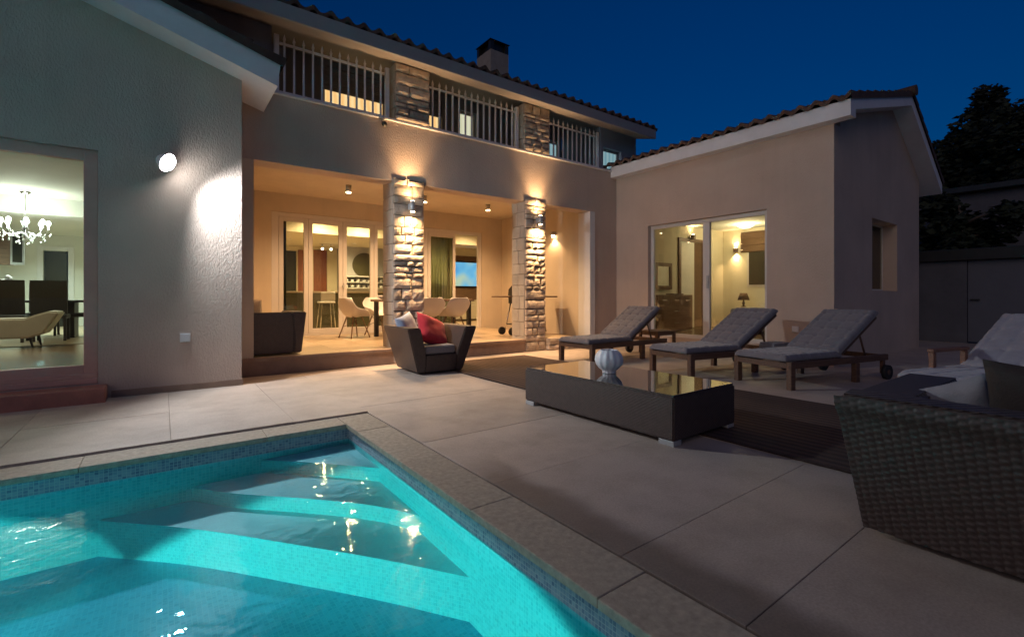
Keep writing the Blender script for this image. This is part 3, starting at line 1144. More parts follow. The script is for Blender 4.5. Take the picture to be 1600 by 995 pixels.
def pillar(x0, x1, y0, y1, z0, z1, seed, cap=False):
    core = bm_new()
    box(core, x0 + 0.02, x1 - 0.02, y0 + 0.035, y1 - 0.02, z0, z1 - 0.01)
    p = part('pillar', core, 'mortar')
    bm = bm_new()
    rubble(bm, x0, x1, z0, z1, y0, y0 + 0.06, seed, hmin=0.07, hmax=0.20, rough=0.0045, out=(0.0, 0.016))
    part('rubble_face', bm, 'stone', p)
    bm = bm_new()
    rnd = random.Random(seed)
    z = z0
    while z < z1 - 0.03:                             # dressed blocks on the sides and the back
        hgt = rnd.uniform(0.20, 0.30)
        if z1 - (z + hgt) < 0.15:
            hgt = z1 - z
        m = y0 + 0.07 + (y1 - y0 - 0.07) * rnd.uniform(0.3, 0.7)
        for (a, b) in ((y0 + 0.062, m), (m, y1)):
            box(bm, x0, x0 + 0.07, a + 0.003, b - 0.003, z + 0.004, z + hgt - 0.004, bev=0.006, seg=1)
            box(bm, x1 - 0.07, x1, a + 0.003, b - 0.003, z + 0.004, z + hgt - 0.004, bev=0.006, seg=1)
        box(bm, x0 + 0.075, x1 - 0.075, y1 - 0.05, y1, z + 0.004, z + hgt - 0.004, bev=0.006, seg=1)
        z += hgt
    part('dressed_side', bm, 'ashlar', p)
    return p
pillar(3.005, 3.545, 7.222, 7.70, 0.0, 3.03, 11)
pillar(5.74, 6.25, 7.222, 7.70, 0.0, 3.03, 23)
pillar(3.02, 3.63, 7.19, 7.66, 3.964, 4.885, 31)
pillar(5.68, 6.33, 7.19, 7.66, 3.964, 4.885, 47)
bm = bm_new()
rubble(bm, 6.26, 7.53, 0.0, FL, 7.13, 7.26, 71, hmin=0.24, hmax=0.25, rough=0.012)
part('plinth', bm, 'stone')

# balcony: floor, back wall, windows, railings
bm = bm_new()
box(bm, 0.5, 8.40, 7.60, 8.60, 3.45, 3.60)
part('balcony_floor', bm, 'concrete')
bm = bm_new()
wall_panel(bm, 'x', 1.25, 7.95, 3.6, 5.45, 8.60, 8.80, openings=[(2.25, 3.44, 3.62, 5.17), (4.22, 4.62, 4.2, 5.12), (5.02, 5.46, 3.62, 5.04), (7.40, 7.90, 4.2, 4.90)])
part('wall', bm, 'plaster_grey')
f = window('window', 'x', 2.255, 3.435, 3.625, 5.165, 8.66, 8.72, 0.06, 'frame_white', ['lit_warm'], mull=())
bm = bm_new()
for k in range(8):
    box(bm, 2.27, 3.42, 8.625, 8.655, 4.76 + k * 0.051, 4.76 + k * 0.051 + 0.049, bev=0.006, seg=1)
part('roller_shutter', bm, 'shutter_blue', f)
f = window('window', 'x', 4.225, 4.615, 4.205, 5.115, 8.66, 8.72, 0.05, 'frame_white', ['lit_warm'])
bm = bm_new()
for k in range(8):
    box(bm, 4.235, 4.605, 8.625, 8.655, 4.77 + k * 0.043, 4.77 + k * 0.043 + 0.041, bev=0.006, seg=1)
part('roller_shutter', bm, 'shutter_blue', f)
window('window', 'x', 5.025, 5.455, 3.625, 5.035, 8.66, 8.72, 0.05, 'frame_white', ['lit_pale'])
window('window', 'x', 7.405, 7.895, 4.205, 4.895, 8.66, 8.72, 0.05, 'frame_white', ['lit_cool'])
bm = bm_new()
wall_panel(bm, 'x', 7.96, 9.22, 3.93, 4.97, 7.32, 7.55, openings=[(8.06, 8.68, 4.02, 4.50)])
part('wall', bm, 'plaster_grey')
bm = bm_new()
wall_panel(bm, 'y', 7.56, 8.60, 3.6, 5.3, 7.96, 8.15)
part('wall', bm, 'plaster_grey')
bm = bm_new()
wall_panel(bm, 'y', 7.56, 10.5, 3.0, 5.2, 9.0, 9.22)
part('wall', bm, 'plaster_grey')
window('window', 'x', 8.065, 8.675, 4.025, 4.495, 7.42, 7.48, 0.045, 'frame_white', ['lit_cool'])
bm = bm_new()
wall_panel(bm, 'x', -7.5, 1.25, 3.3, 4.97, 7.42, 7.60)
part('wall', bm, 'plaster_grey')
bm = bm_new()
wall_panel(bm, 'y', 7.605, 8.80, 3.6, 5.3, 1.05, 1.25)
part('wall', bm, 'plaster_grey')

def railing(x0, x1, zb, zt, n, posts):
    bm = bm_new()
    y = 7.36
    box(bm, x0, x1, y - 0.014, y + 0.014, zt - 0.10, zt - 0.07)
    box(bm, x0, x1, y - 0.014, y + 0.014, zb + 0.04, zb + 0.07)
    for i in range(n):
        x = x0 + (x1 - x0) * (i + 0.5) / n
        box(bm, x - 0.0125, x + 0.0125, y - 0.013, y + 0.013, zb, zt - 0.02)
        frustum(bm, (x - 0.02, x + 0.02, y - 0.012, y + 0.012), (x - 0.001, x + 0.001, y - 0.001, y + 0.001), zt - 0.02, zt + 0.06)
        frustum(bm, (x - 0.01, x + 0.01, y - 0.01, y + 0.01), (x - 0.02, x + 0.02, y - 0.012, y + 0.012), zt - 0.045, zt - 0.0202)
    r = part('balcony_railing', bm, 'metal_white')
    for x in posts:
        bm = bm_new()
        box(bm, x - 0.032, x + 0.032, y - 0.032, y + 0.032, zb - 0.0, zt + 0.02, bev=0.004)
        part('post', bm, 'metal_white', r)
railing(1.34, 2.90, 3.963, 4.80, 12, (1.30, 2.94))
railing(3.70, 5.56, 3.963, 4.80, 14, (5.60,))
railing(6.38, 7.86, 3.963, 4.78, 11, (7.90,))

# main roof: soffit, fascia, tiles, chimney
ms = 0.27
bm = bm_new()
def mz(y):
    return 4.80 + (y - 6.85) * ms
prism(bm, [(6.85, mz(6.85)), (6.85, mz(6.85) + 0.19), (11.8, mz(11.8) + 0.19), (11.8, mz(11.8))], 'x', -7.5, 9.30)
part('roof_fascia', bm, 'soffit')
bm = bm_new()
box(bm, -7.5, 9.302, 6.80, 6.848, mz(6.85) - 0.01, mz(6.85) + 0.195, bev=0.008)
part('gutter', bm, 'gutter')
barrel_roof('roof', (-7.5, 6.80, mz(6.80) + 0.22), (1, 0, 0), slope_vec(0, 1, ms), 16.85, 5.1, villa)
bm = bm_new()
box(bm, 6.20, 6.72, 9.15, 9.75, 5.3, 6.93)
ch = part('chimney', bm, 'ashlar')
bm = bm_new()
for (a, b) in ((6.20, 9.15), (6.62, 9.15), (6.20, 9.65), (6.62, 9.65)):
    box(bm, a, a + 0.10, b, b + 0.10, 6.931, 7.16)
box(bm, 6.305, 6.615, 9.22, 9.66, 6.931, 7.155)
o = part('chimney_pot', bm, 'door_black', ch)
bm = bm_new()
frustum(bm, (6.17, 6.75, 9.12, 9.78), (6.43, 6.49, 9.43, 9.47), 7.162, 7.34)
part('chimney_cap', bm, 'rooftile', ch)

# right wing: walls, eaves, roof
WX = 8.43
WXB = 13.15
WYE = 2.863
bm = bm_new()
wall_panel(bm, 'y', WYE, 7.249, 0.0, 3.80, WX, WX + 0.25, openings=[(3.88, 6.37, FL, 2.615)])
part('wall', bm, 'plaster')
def wing_z(x):
    return 3.82 + (x - 8.2) * 0.262 if x < 11.34 else 3.82 + (11.34 - 8.2) * 0.262 - (x - 11.34) * 0.60
bm = bm_new()
pts = [(WX + 0.251, 0.0), (WXB, 0.0), (WXB, wing_z(WXB) + 0.05), (11.34, wing_z(11.34) + 0.05), (WX + 0.251, wing_z(WX + 0.25) + 0.05)]
# gable wall with its window: three pieces butted round the opening
wx0, wx1, wz0, wz1 = 10.18, 11.62, 1.20, 2.50
def gable_piece(a0, a1, z0f, z1f):
    prism(bm, [(a0, z0f(a0)), (a1, z0f(a1)), (a1, z1f(a1)), (a0, z1f(a0))], 'y', WYE, WYE + 0.28)
top_ = lambda x: wing_z(x) + 0.05
zero = lambda x: 0.0
gable_piece(WX + 0.2505, wx0, zero, top_)
gable_piece(wx0, wx1, zero, lambda x: wz0)
prism(bm, [(wx0, wz1), (wx1, wz1), (wx1, top_(wx1)), (11.34, top_(11.34)), (wx0, top_(wx0))], 'y', WYE, WYE + 0.28)
gable_piece(wx1, WXB, zero, top_)
bmesh.ops.remove_doubles(bm, verts=bm.verts, dist=0.0005)
part('wall', bm, 'plaster')
bm = bm_new()
wall_panel(bm, 'y', WYE + 0.281, 7.5, 0.0, 3.0, WXB - 0.25, WXB)
part('wall', bm, 'inside_cream')
bm = bm_new()
wall_panel(bm, 'x', WX + 0.251, WXB - 0.25, 0.0, 3.7, 7.15, 7.35)
part('wall', bm, 'inside_cream')
# boxed eave and barge boards
bm = bm_new()
e0 = 8.22
prism(bm, [(e0, 3.80), (WX - 0.002, 3.80), (WX - 0.002, wing_z(WX) + 0.24), (e0, wing_z(e0) + 0.215)], 'y', 2.575, 7.245)
prism(bm, [(WX - 0.001, wing_z(WX) + 0.052), (11.34, wing_z(11.34) + 0.052), (11.34, wing_z(11.34) + 0.26), (WX - 0.001, wing_z(WX) + 0.24)], 'y', 2.575, 7.6)
prism(bm, [(11.341, wing_z(11.34) + 0.052), (13.62, wing_z(13.62) + 0.052), (13.62, wing_z(13.62) + 0.26), (11.341, wing_z(11.34) + 0.26)], 'y', 2.575, 7.6)
part('roof_fascia', bm, 'fascia')
barrel_roof('roof', (8.17, 2.55, wing_z(8.17) + 0.245), (0, 1, 0), slope_vec(1, 0, 0.262), 4.95, 3.24, villa)
barrel_roof('roof', (13.66, 2.55, wing_z(13.66) + 0.285), (0, 1, 0), slope_vec(-1, 0, 0.60), 4.95, 2.68, villa)
bm = bm_new()
tube(bm, [(11.34, 2.50, wing_z(11.34) + 0.32), (11.34, 7.5, wing_z(11.34) + 0.32)], 0.10, n=12)
part('ridge_tile', bm, 'rooftile')
# wing gable window with its deep reveal
f = window('window', 'x', wx0 + 0.004, wx1 - 0.004, wz0 + 0.004, wz1 - 0.004, WYE + 0.225, WYE + 0.255, 0.03, 'frame_white', 'pane')
bm = bm_new()
for k in range(8):
    box(bm, wx0 + 0.01, 10.95, WYE + 0.285, WYE + 0.31, wz1 - 0.34 + k * 0.04, wz1 - 0.34 + k * 0.04 + 0.036)
part('blind', bm, 'blind', f)
# sliding doors of the wing
f = window('sliding_door', 'y', 3.884, 6.366, FL, 2.611, WX + 0.09, WX + 0.16, 0.075, 'frame_white', 'pane', mull=((5.07, 0.14),))
bm = bm_new()
box(bm, WX + 0.055, WX + 0.088, 5.015, 5.05, 1.25, 1.5, bev=0.006)
part('handle', bm, 'metal_grey', f)
bm = bm_new()
box(bm, WX + 0.251, WXB - 0.25, 3.14, 7.15, 0.0, FL - 0.002)
part('floor', bm, 'wood_floor')
bm = bm_new()
box(bm, WX + 0.251, WXB - 0.25, 3.145, 7.149, 2.95, 3.0)
part('ceiling', bm, 'inside_white')

# rooms behind the glass
bm = bm_new()
box(bm, -6.5, 0.499, 6.89, 10.9, 0.0, FL - 0.01)
box(bm, -6.5, 0.499, 10.901, 18.6, 0.0, FL - 0.009)
part('floor', bm, 'wood_floor')
bm = bm_new()
box(bm, -6.5, 0.499, 11.35, 18.6, FL - 0.0085, FL)
part('tile_floor', bm, 'porch_floor')
bm = bm_new()
box(bm, -6.5, 0.62, 6.89, 13.5, 3.12, 3.2)
box(bm, -6.5, 0.62, 13.501, 18.6, 2.78, 3.2)
part('ceiling', bm, 'inside_white')
bm = bm_new()
box(bm, -6.7, -6.5, 6.89, 18.6, 0.0, 3.2)
part('wall', bm, 'inside_cream')
bm = bm_new()
box(bm, 0.50, 0.615, 7.26, 18.6, 0.0, 3.12)
part('wall', bm, 'inside_cream')
bm = bm_new()
wall_panel(bm, 'x', -6.5, 0.5, 0.0, 2.78, 18.0, 18.2, openings=[(-2.62, -2.12, FL, 2.35)])
part('wall', bm, 'inside_white')
bm = bm_new()
box(bm, -3.2, -1.4, 18.9, 19.0, 0.0, 2.78)
part('wall', bm, 'inside_white')
bm = bm_new()
for (a, b, z0_, z1_) in ((-2.74, -2.62, FL, 2.47), (-2.12, -2.0, FL, 2.47), (-2.62, -2.12, 2.35, 2.47)):
    box(bm, a, b, 17.96, 17.999, z0_, z1_, bev=0.004)
o = part('door_frame', bm, 'plastic_white')
bm = bm_new()
box(bm, -2.60, -2.16, 18.06, 18.1, FL, 2.34)
part('door', bm, 'door_black', o)

bm = bm_new()
box(bm, 0.63, 11.0, 10.801, 17.2, 0.0, FL - 0.003)
part('floor', bm, 'porch_floor')
bm = bm_new()
box(bm, 0.63, 11.0, 10.81, 13.2, 3.25, 3.3)
box(bm, 0.63, 11.0, 13.201, 17.2, 2.78, 3.3)
part('ceiling', bm, 'inside_cream')
bm = bm_new()
wall_panel(bm, 'x', 0.63, 4.95, 0.0, 2.78, 17.0, 17.2, openings=[(3.30, 3.62, FL, 2.62), (4.16, 4.62, FL, 2.70)])
part('wall', bm, 'inside_cream')
bm = bm_new()
box(bm, 11.0, 11.2, 10.81, 17.2, 0.0, 3.3)
part('wall', bm, 'inside_cream')
bm = bm_new()
box(bm, 4.951, 11.0, 16.1, 17.2, 0.0, 2.78)
part('wall', bm, 'inside_grey')
bm = bm_new()
box(bm, 7.25, 10.4, 14.2, 14.4, FL, 2.78)
part('wall', bm, 'inside_cream')
for (a, b, t, mm) in ((3.305, 3.615, 2.615, 'door_black'), (4.165, 4.615, 2.695, 'door_red'), (3.66, 3.92, 2.66, 'door_red')):
    bm = bm_new()
    y = 17.05 if a != 3.66 else 16.955
    box(bm, a, b, y, y + 0.04, FL, t, bev=0.003)
    d = part('door', bm, mm)
    bm = bm_new()
    box(bm, b - 0.07, b - 0.05, y - 0.05, y - 0.001, 1.15, 1.27)
    part('handle', bm, 'metal_grey', d)

# folding glass doors on the porch
bm = bm_new()
y0, y1 = 10.62, 10.70
box(bm, 1.784, 1.92, y0, y1, FL, 2.836, bev=0.004)
box(bm, 4.60, 4.696, y0, y1, FL, 2.836, bev=0.004)
box(bm, 1.921, 4.599, y0, y1, 2.75, 2.836, bev=0.004)
box(bm, 1.921, 4.599, y0, y1, FL, FL + 0.03)
fd = part('folding_door', bm, 'frame_white')
edges_ = [1.925, 2.50, 3.225, 3.935, 4.598]
for k in range(4):
    a, b = edges_[k] + 0.003, edges_[k + 1] - 0.003
    bm = bm_new()
    s = 0.085
    box(bm, a, a + s, y0 + 0.01, y1 - 0.01, FL + 0.035, 2.747, bev=0.004)
    box(bm, b - s, b, y0 + 0.01, y1 - 0.01, FL + 0.035, 2.747, bev=0.004)
    box(bm, a + s, b - s, y0 + 0.01, y1 - 0.01, 2.66, 2.747, bev=0.004)
    box(bm, a + s, b - s, y0 + 0.01, y1 - 0.01, FL + 0.035, FL + 0.15, bev=0.004)
    part('door_leaf', bm, 'frame_white', fd)
    bm = bm_new()
    box(bm, a + s, b - s, y0 + 0.035, y0 + 0.041, FL + 0.15, 2.66)
    part('pane', bm, 'pane', fd)
bm = bm_new()
box(bm, 3.20, 3.25, y0 - 0.05, y0 - 0.001, 1.30, 1.34, bev=0.004)
box(bm, 3.215, 3.235, y0 - 0.06, y0 - 0.045, 1.25, 1.39, bev=0.004)
part('handle', bm, 'metal_grey', fd)
# second opening: one leaf slid open in front of a curtain
bm = bm_new()
box(bm, 5.204, 5.30, y0, y1, FL, 2.796, bev=0.004)
box(bm, 6.79, 6.896, y0, y1, FL, 2.796, bev=0.004)
box(bm, 5.301, 6.789, y0, y1, 2.72, 2.796, bev=0.004)
sd = part('sliding_door', bm, 'frame_white')
bm = bm_new()
a, b, s = 5.32, 6.10, 0.075
box(bm, a, a + s, y0 + 0.01, y1 - 0.01, FL + 0.01, 2.717, bev=0.004)
box(bm, b - s, b, y0 + 0.01, y1 - 0.01, FL + 0.01, 2.717, bev=0.004)
box(bm, a + s, b - s, y0 + 0.01, y1 - 0.01, 2.60, 2.717, bev=0.004)
box(bm, a + s, b - s, y0 + 0.01, y1 - 0.01, FL + 0.01, FL + 0.12, bev=0.004)
part('door_leaf', bm, 'frame_white', sd)
bm = bm_new()
box(bm, a + s, b - s, y0 + 0.035, y0 + 0.041, FL + 0.12, 2.60)
part('pane', bm, 'pane_green', sd)

def curtain(name, x0, x1, y, z0, z1, label, mat='curtain'):
    V, Fc = [], []
    n_ = 60
    for j, z in enumerate((z0, z1)):
        for i in range(n_ + 1):
            x = x0 + (x1 - x0) * i / n_
            V.append((x, y + 0.03 * math.sin(i * 0.95) + 0.012 * math.sin(i * 2.3 + j), z))
    for i in range(n_):
        Fc.append((i, i + 1, n_ + 2 + i, n_ + 1 + i))
    o = mesh_np(name, V, Fc, mat, None, smooth=True)
    md = o.modifiers.new('thickness', 'SOLIDIFY')
    md.thickness = 0.006
    return tag(o, label, 'curtain')
curtain('curtain', 5.48, 6.22, 10.95, FL + 0.02, 2.76, 'green-yellow curtain hanging behind the glass leaf beside the television')
curtain('curtain', 1.90, 2.12, 10.92, FL + 0.02, 2.76, 'dark olive curtain gathered at the edge of the folding doors', 'island_olive')

# ------------------------------------------------------------------ soft shapes
def pillow_bm(w_, h_, t_, n=14):
    bm = bm_new()
    sides = []
    for s in (1, -1):
        g = []
        for j in range(n + 1):
            row = []
            for i in range(n + 1):
                u, v = 2 * i / n - 1, 2 * j / n - 1
                pin = 1 - 0.07 * (1 - u * u) * (abs(v) ** 4)
                pin2 = 1 - 0.07 * (1 - v * v) * (abs(u) ** 4)
                k = max(0.0, (1 - u ** 4) * (1 - v ** 4)) ** 0.55
                wr = 0.012 * noise.noise(Vector((u * 3, v * 3, s + w_)))
                row.append(bm.verts.new((u * w_ / 2 * pin2, v * h_ / 2 * pin, s * (t_ / 2 * k + 0.004) + wr * k)))
            g.append(row)
        sides.append(g)
        for j in range(n):
            for i in range(n):
                q = (g[j][i], g[j][i + 1], g[j + 1][i + 1], g[j + 1][i])
                f = bm.faces.new(q if s == 1 else q[::-1])
                f.smooth = True
    a, b = sides
    def rim(g):
        return [g[0][i] for i in range(n)] + [g[j][n] for j in range(n)] + [g[n][i] for i in range(n, 0, -1)] + [g[j][0] for j in range(n, 0, -1)]
    ra, rb = rim(a), rim(b)
    for i in range(len(ra)):
        f = bm.faces.new((ra[i], rb[i], rb[(i + 1) % len(ra)], ra[(i + 1) % len(ra)]))
        f.smooth = True
    bmesh.ops.recalc_face_normals(bm, faces=bm.faces)
    return bm

def pillow(name, size, mat, loc, rot, label, cat='pillow', group=None):
    o = obj(name, pillow_bm(*size), mat)
    o.location = loc
    o.rotation_euler = rot
    return tag(o, label, cat, group)

# ------------------------------------------------------------------ wicker seats
def wicker_chair(name, label, loc, rz, W=0.69, D=0.78, H=0.65, flare=0.20, ff=0.10, arm=0.19, seat=0.37, mat='wicker_dark', cat='armchair', legs=True):
    """Flared tub chair: faces -Y in its own frame."""
    t = thing(name, label, cat, loc, rz)
    bm = bm_new()
    x = W / 2
    fl = flare
    def yfront(z): return -D / 2 - ff * z / H
    def yback(z): return D / 2 + ff * 0.8 * z / H
    z0 = 0.025
    def pr(pts, yf, yb):
        A = [bm.verts.new((p[0], yf(p[1]), p[1])) for p in pts]
        B = [bm.verts.new((p[0], yb(p[1]), p[1])) for p in pts]
        n = len(pts)
        fs = [bm.faces.new(A), bm.faces.new(B[::-1])]
        for i in range(n):
            fs.append(bm.faces.new((A[i], B[i], B[(i + 1) % n], A[(i + 1) % n])))
        return fs
    s_in = x - arm * 0.55
    for s in (-1, 1):
        pts = [(s * x, z0), (s * (x + fl), H), (s * (x + fl - arm), H), (s * s_in, seat - 0.07), (s * s_in, z0)]
        fs = pr(pts, yfront, yback)
    pr([(-s_in + 0.001, z0), (s_in - 0.001, z0), (s_in - 0.001, seat - 0.10), (-s_in + 0.001, seat - 0.10)], lambda z: yfront(z) + 0.006, lambda z: yback(z) - 0.16)
    xi = lambda z: s_in + (x + fl - arm - s_in) * max(0, (z - seat + 0.07)) / (H - seat + 0.07) - 0.001
    pr([(-s_in + 0.002, z0), (s_in - 0.002, z0), (s_in - 0.002, seat - 0.07), (xi(H - 0.01), H - 0.004), (-xi(H - 0.01), H - 0.004), (-s_in + 0.002, seat - 0.07)], lambda z: yback(z) - 0.16 + 0.04 * z, lambda z: yback(z) - 0.004)
    bmesh.ops.recalc_face_normals(bm, faces=bm.faces)
    es = [e for e in bm.edges if len(e.link_faces) == 2 and e.calc_face_angle(0) > 0.5]
    bmesh.ops.bevel(bm, geom=es, offset=0.014, segments=2, affect='EDGES')
    obj('body', bm, mat, t)
    bm = bm_new()
    box(bm, -s_in + 0.005, s_in - 0.005, -D / 2 + 0.0, D / 2 - 0.12, seat - 0.098, seat + 0.03, bev=0.035, seg=3)
    for f in bm.faces:
        f.smooth = True
    obj('seat_cushion', bm, 'foam_grey', t)
    return t

ac = wicker_chair('wicker_armchair', 'dark wicker tub armchair holding a red pillow, in front of the stone pillar', (3.20, 6.36, 0), R(-2), W=0.70, D=0.78, H=0.66, flare=0.19)
pillow('pillow', (0.54, 0.50, 0.18), 'red_cloth', (3.22, 6.30, 0.575), (R(58), R(20), R(14)), 'crimson red throw pillow lying in the wicker armchair')
pillow('pillow', (0.44, 0.44, 0.13), 'blue_grey_cloth', (2.93, 6.50, 0.62), (R(68), R(-12), R(38)), 'pale blue-grey pillow propped behind the red one in the armchair')
ps = wicker_chair('wicker_sofa', 'dark wicker sofa seen from the back on the porch by the wing corner', (0.86 + 0.33, 7.74, FL), R(180), W=0.90, D=0.74, H=0.62, flare=0.06, ff=0.05, cat='sofa')
pillow('pillow', (0.5, 0.42, 0.15), 'beige_cloth', (0.96, 7.80, FL + 0.60), (R(70), 0, R(8)), 'beige cushion peeping over the dark sofa on the porch')

# foreground sofa with real woven relief on its back
sf = thing('wicker_sofa', 'dark woven wicker sofa with its back to the pool in the near corner', 'sofa', (2.62, -0.25, 0))
def woven_back():
    """Height-field weave on the sloping outer back: local y along, z up."""
    y0, y1, z0, z1 = -1.05, 1.02, 0.03, 0.655
    cw, chh = 0.031, 0.0135
    ny_, nz_ = int((y1 - y0) / cw * 7), int((z1 - z0) / chh * 3)
    V, Fc = [], []
    for j in range(nz_ + 1):
        z = z0 + (z1 - z0) * j / nz_
        tz = (z - z0) / (z1 - z0)
        for i in range(ny_ + 1):
            y = y0 + (y1 - y0) * i / ny_
            col = math.floor((y - y0) / cw)
            rib = abs(math.sin(PI * (y - y0) / cw)) ** 0.55
            over = math.cos(PI * (z - z0) / chh + (PI if col % 2 else 0))
            hgt = 0.0055 * rib + 0.0026 * rib * over + 0.0022 * noise.noise(Vector((y * 12, z * 12, 1))) + 0.0012 * noise.noise(Vector((y * 60, z * 60, 4)))
            flare_y = 0.055 * tz * (1 if y > 0 else 1)
            x = 0.0 - 0.185 * tz - hgt - 0.02 * math.exp(-((tz - 0.93) / 0.06) ** 2)
            yy = y + flare_y * (y - y0) / (y1 - y0)
            V.append((x, yy, z))
    W_ = ny_ + 1
    for j in range(nz_):
        for i in range(ny_):
            Fc.append((j * W_ + i, j * W_ + i + 1, (j + 1) * W_ + i + 1, (j + 1) * W_ + i))
    return mesh_np('woven_back', V, [f[::-1] for f in Fc], 'wicker_strand', sf, smooth=True)
M['wicker_strand'] = surf('wicker_strand', (0.080, 0.058, 0.050), rough=0.4, var=0.3, vscale=60, spec=0.35)
woven_back()
bm = bm_new()
def sk(pts, y0_, y1_, fy=0.055):
    A = [bm.verts.new((p[0], y0_, p[1])) for p in pts]
    B = [bm.verts.new((p[0], y1_ + fy * (p[1] - 0.03) / 0.625, p[1])) for p in pts]
    n = len(pts)
    fs = [bm.faces.new(A[::-1]), bm.faces.new(B)]
    for i in range(n):
        fs.append(bm.faces.new((A[i], A[(i + 1) % n], B[(i + 1) % n], B[i])))
    bmesh.ops.recalc_face_normals(bm, faces=fs)
sk([(0.012, 0.03), (-0.170, 0.66), (-0.03, 0.672), (0.10, 0.30), (0.10, 0.03)], -1.04, 1.012)
sk([(0.101, 0.03), (0.101, 0.28), (0.80, 0.28), (0.78, 0.03)], -1.04, 1.008)
sk([(0.07, 0.281), (-0.02, 0.655), (0.86, 0.655), (0.80, 0.281)], 0.83, 1.006)
es = [e for e in bm.edges if len(e.link_faces) == 2 and e.calc_face_angle(0) > 0.5]
bmesh.ops.bevel(bm, geom=es, offset=0.018, segments=3, affect='EDGES')
obj('body', bm, 'wicker_grey', sf)
bm = bm_new()
box(bm, 0.105, 0.80, -1.0, 0.80, 0.285, 0.41, bev=0.04, seg=3)
obj('seat_cushion', bm, 'foam_grey', sf)
pillow('pillow', (0.34, 0.34, 0.12), 'white_cloth', (2.93, 0.47, 0.56), (R(66), R(24), R(80)), 'whitish pillow at the end of the woven sofa, beside a brown one')
pillow('pillow', (0.50, 0.50, 0.17), 'brown_cloth', (2.82, 0.15, 0.585), (R(74), R(-2), R(86)), 'dark brown pillow leaning on the back of the woven sofa')

# ------------------------------------------------------------------ coffee table and its pot
ct = thing('coffee_table', 'long low dark wicker coffee table with a reflecting glass top', 'coffee table', (3.40, 2.89, 0))
bm = bm_new()
hx, hyy = 0.43, 0.87
frustum(bm, (-hx, hx, -hyy, hyy), (-hx, hx, -hyy, hyy), 0.04, 0.365, bev=0.012)
obj('body', bm, 'wicker_dark', ct)
bm = bm_new()
box(bm, -hx + 0.012, hx - 0.012, -hyy + 0.012, hyy - 0.012, 0.3655, 0.375, bev=0.002)
M['black_gloss'] = surf('black_gloss', (0.05, 0.045, 0.04), rough=0.02, var=0.05, spec=1.0, coat=1.0)
obj('glass_top', bm, 'black_gloss', ct)
for sx_ in (-1, 1):
    for sy_ in (-1, 1):
        bm = bm_new()
        cx_, cy_ = sx_ * (hx - 0.055), sy_ * (hyy - 0.07)
        box(bm, cx_ - 0.05, cx_ + 0.05, cy_ - 0.065, cy_ + 0.065, 0.0, 0.0395, bev=0.004)
        obj('foot', bm, 'metal_grey', ct)
bm = bm_new()
prof = [(0.062, 0.0), (0.066, 0.014), (0.062, 0.028), (0.098, 0.055), (0.128, 0.095), (0.138, 0.135), (0.133, 0.175), (0.116, 0.212), (0.092, 0.236), (0.086, 0.244), (0.080, 0.242), (0.084, 0.228), (0.105, 0.2), (0.12, 0.14), (0.06, 0.05), (0.0001, 0.04)]
lathe(bm, prof, n=96, rib=0.030, ribs=12)
vs = obj('lantern_pot', bm, 'ceramic')
vs.location = (3.37, 2.99, 0.3752)
vs.scale = (0.95, 0.95, 0.9)
tag(vs, 'round white ribbed ceramic pot standing on the glass coffee table', 'pot')

# ------------------------------------------------------------------ sun loungers
def tufted(L, W_, th, nx_, ny_, cols):
    """Mattress section lying on z=0 from x=0..L, width W_, dented where it is buttoned."""
    V, top, bot = [], [], []
    bm = bm_new()
    g = []
    for j in range(ny_ + 1):
        row = []
        for i in range(nx_ + 1):
            u, v = i / nx_, j / ny_
            ex = min(u, 1 - u) * L
            ey = min(v, 1 - v) * W_
            edge = min(1, ex / 0.035) ** 0.5 * min(1, ey / 0.035) ** 0.5
            px, py = u * L / 0.19, v * cols
            d = math.hypot((px % 1) - 0.5, ((py % 1) - 0.5))
            dent = math.exp(-(d / 0.13) ** 2) * 0.020
            groove = 0.008 * (math.exp(-((px % 1 - 0.5) / 0.09) ** 2)) + 0.008 * math.exp(-((py % 1 - 0.5) / 0.09) ** 2)
            z = th * (0.45 + 0.55 * edge) - dent - groove + 0.004 * noise.noise(Vector((u * 14, v * 6, L)))
            row.append(bm.verts.new((u * L, (v - 0.5) * W_, z)))
        g.append(row)
    for j in range(ny_):
        for i in range(nx_):
            f = bm.faces.new((g[j][i], g[j][i + 1], g[j + 1][i + 1], g[j + 1][i]))
            f.smooth = True
    rim = [g[0][i] for i in range(nx_)] + [g[j][nx_] for j in range(ny_)] + [g[ny_][i] for i in range(nx_, 0, -1)] + [g[j][0] for j in range(ny_, 0, -1)]
    low = [bm.verts.new((v.co.x, v.co.y, 0.0)) for v in rim]
    n = len(rim)
    for i in range(n):
        f = bm.faces.new((low[i], low[(i + 1) % n], rim[(i + 1) % n], rim[i]))
        f.smooth = True
    bm.faces.new(low[::-1])
    bmesh.ops.recalc_face_normals(bm, faces=bm.faces)
    return bm

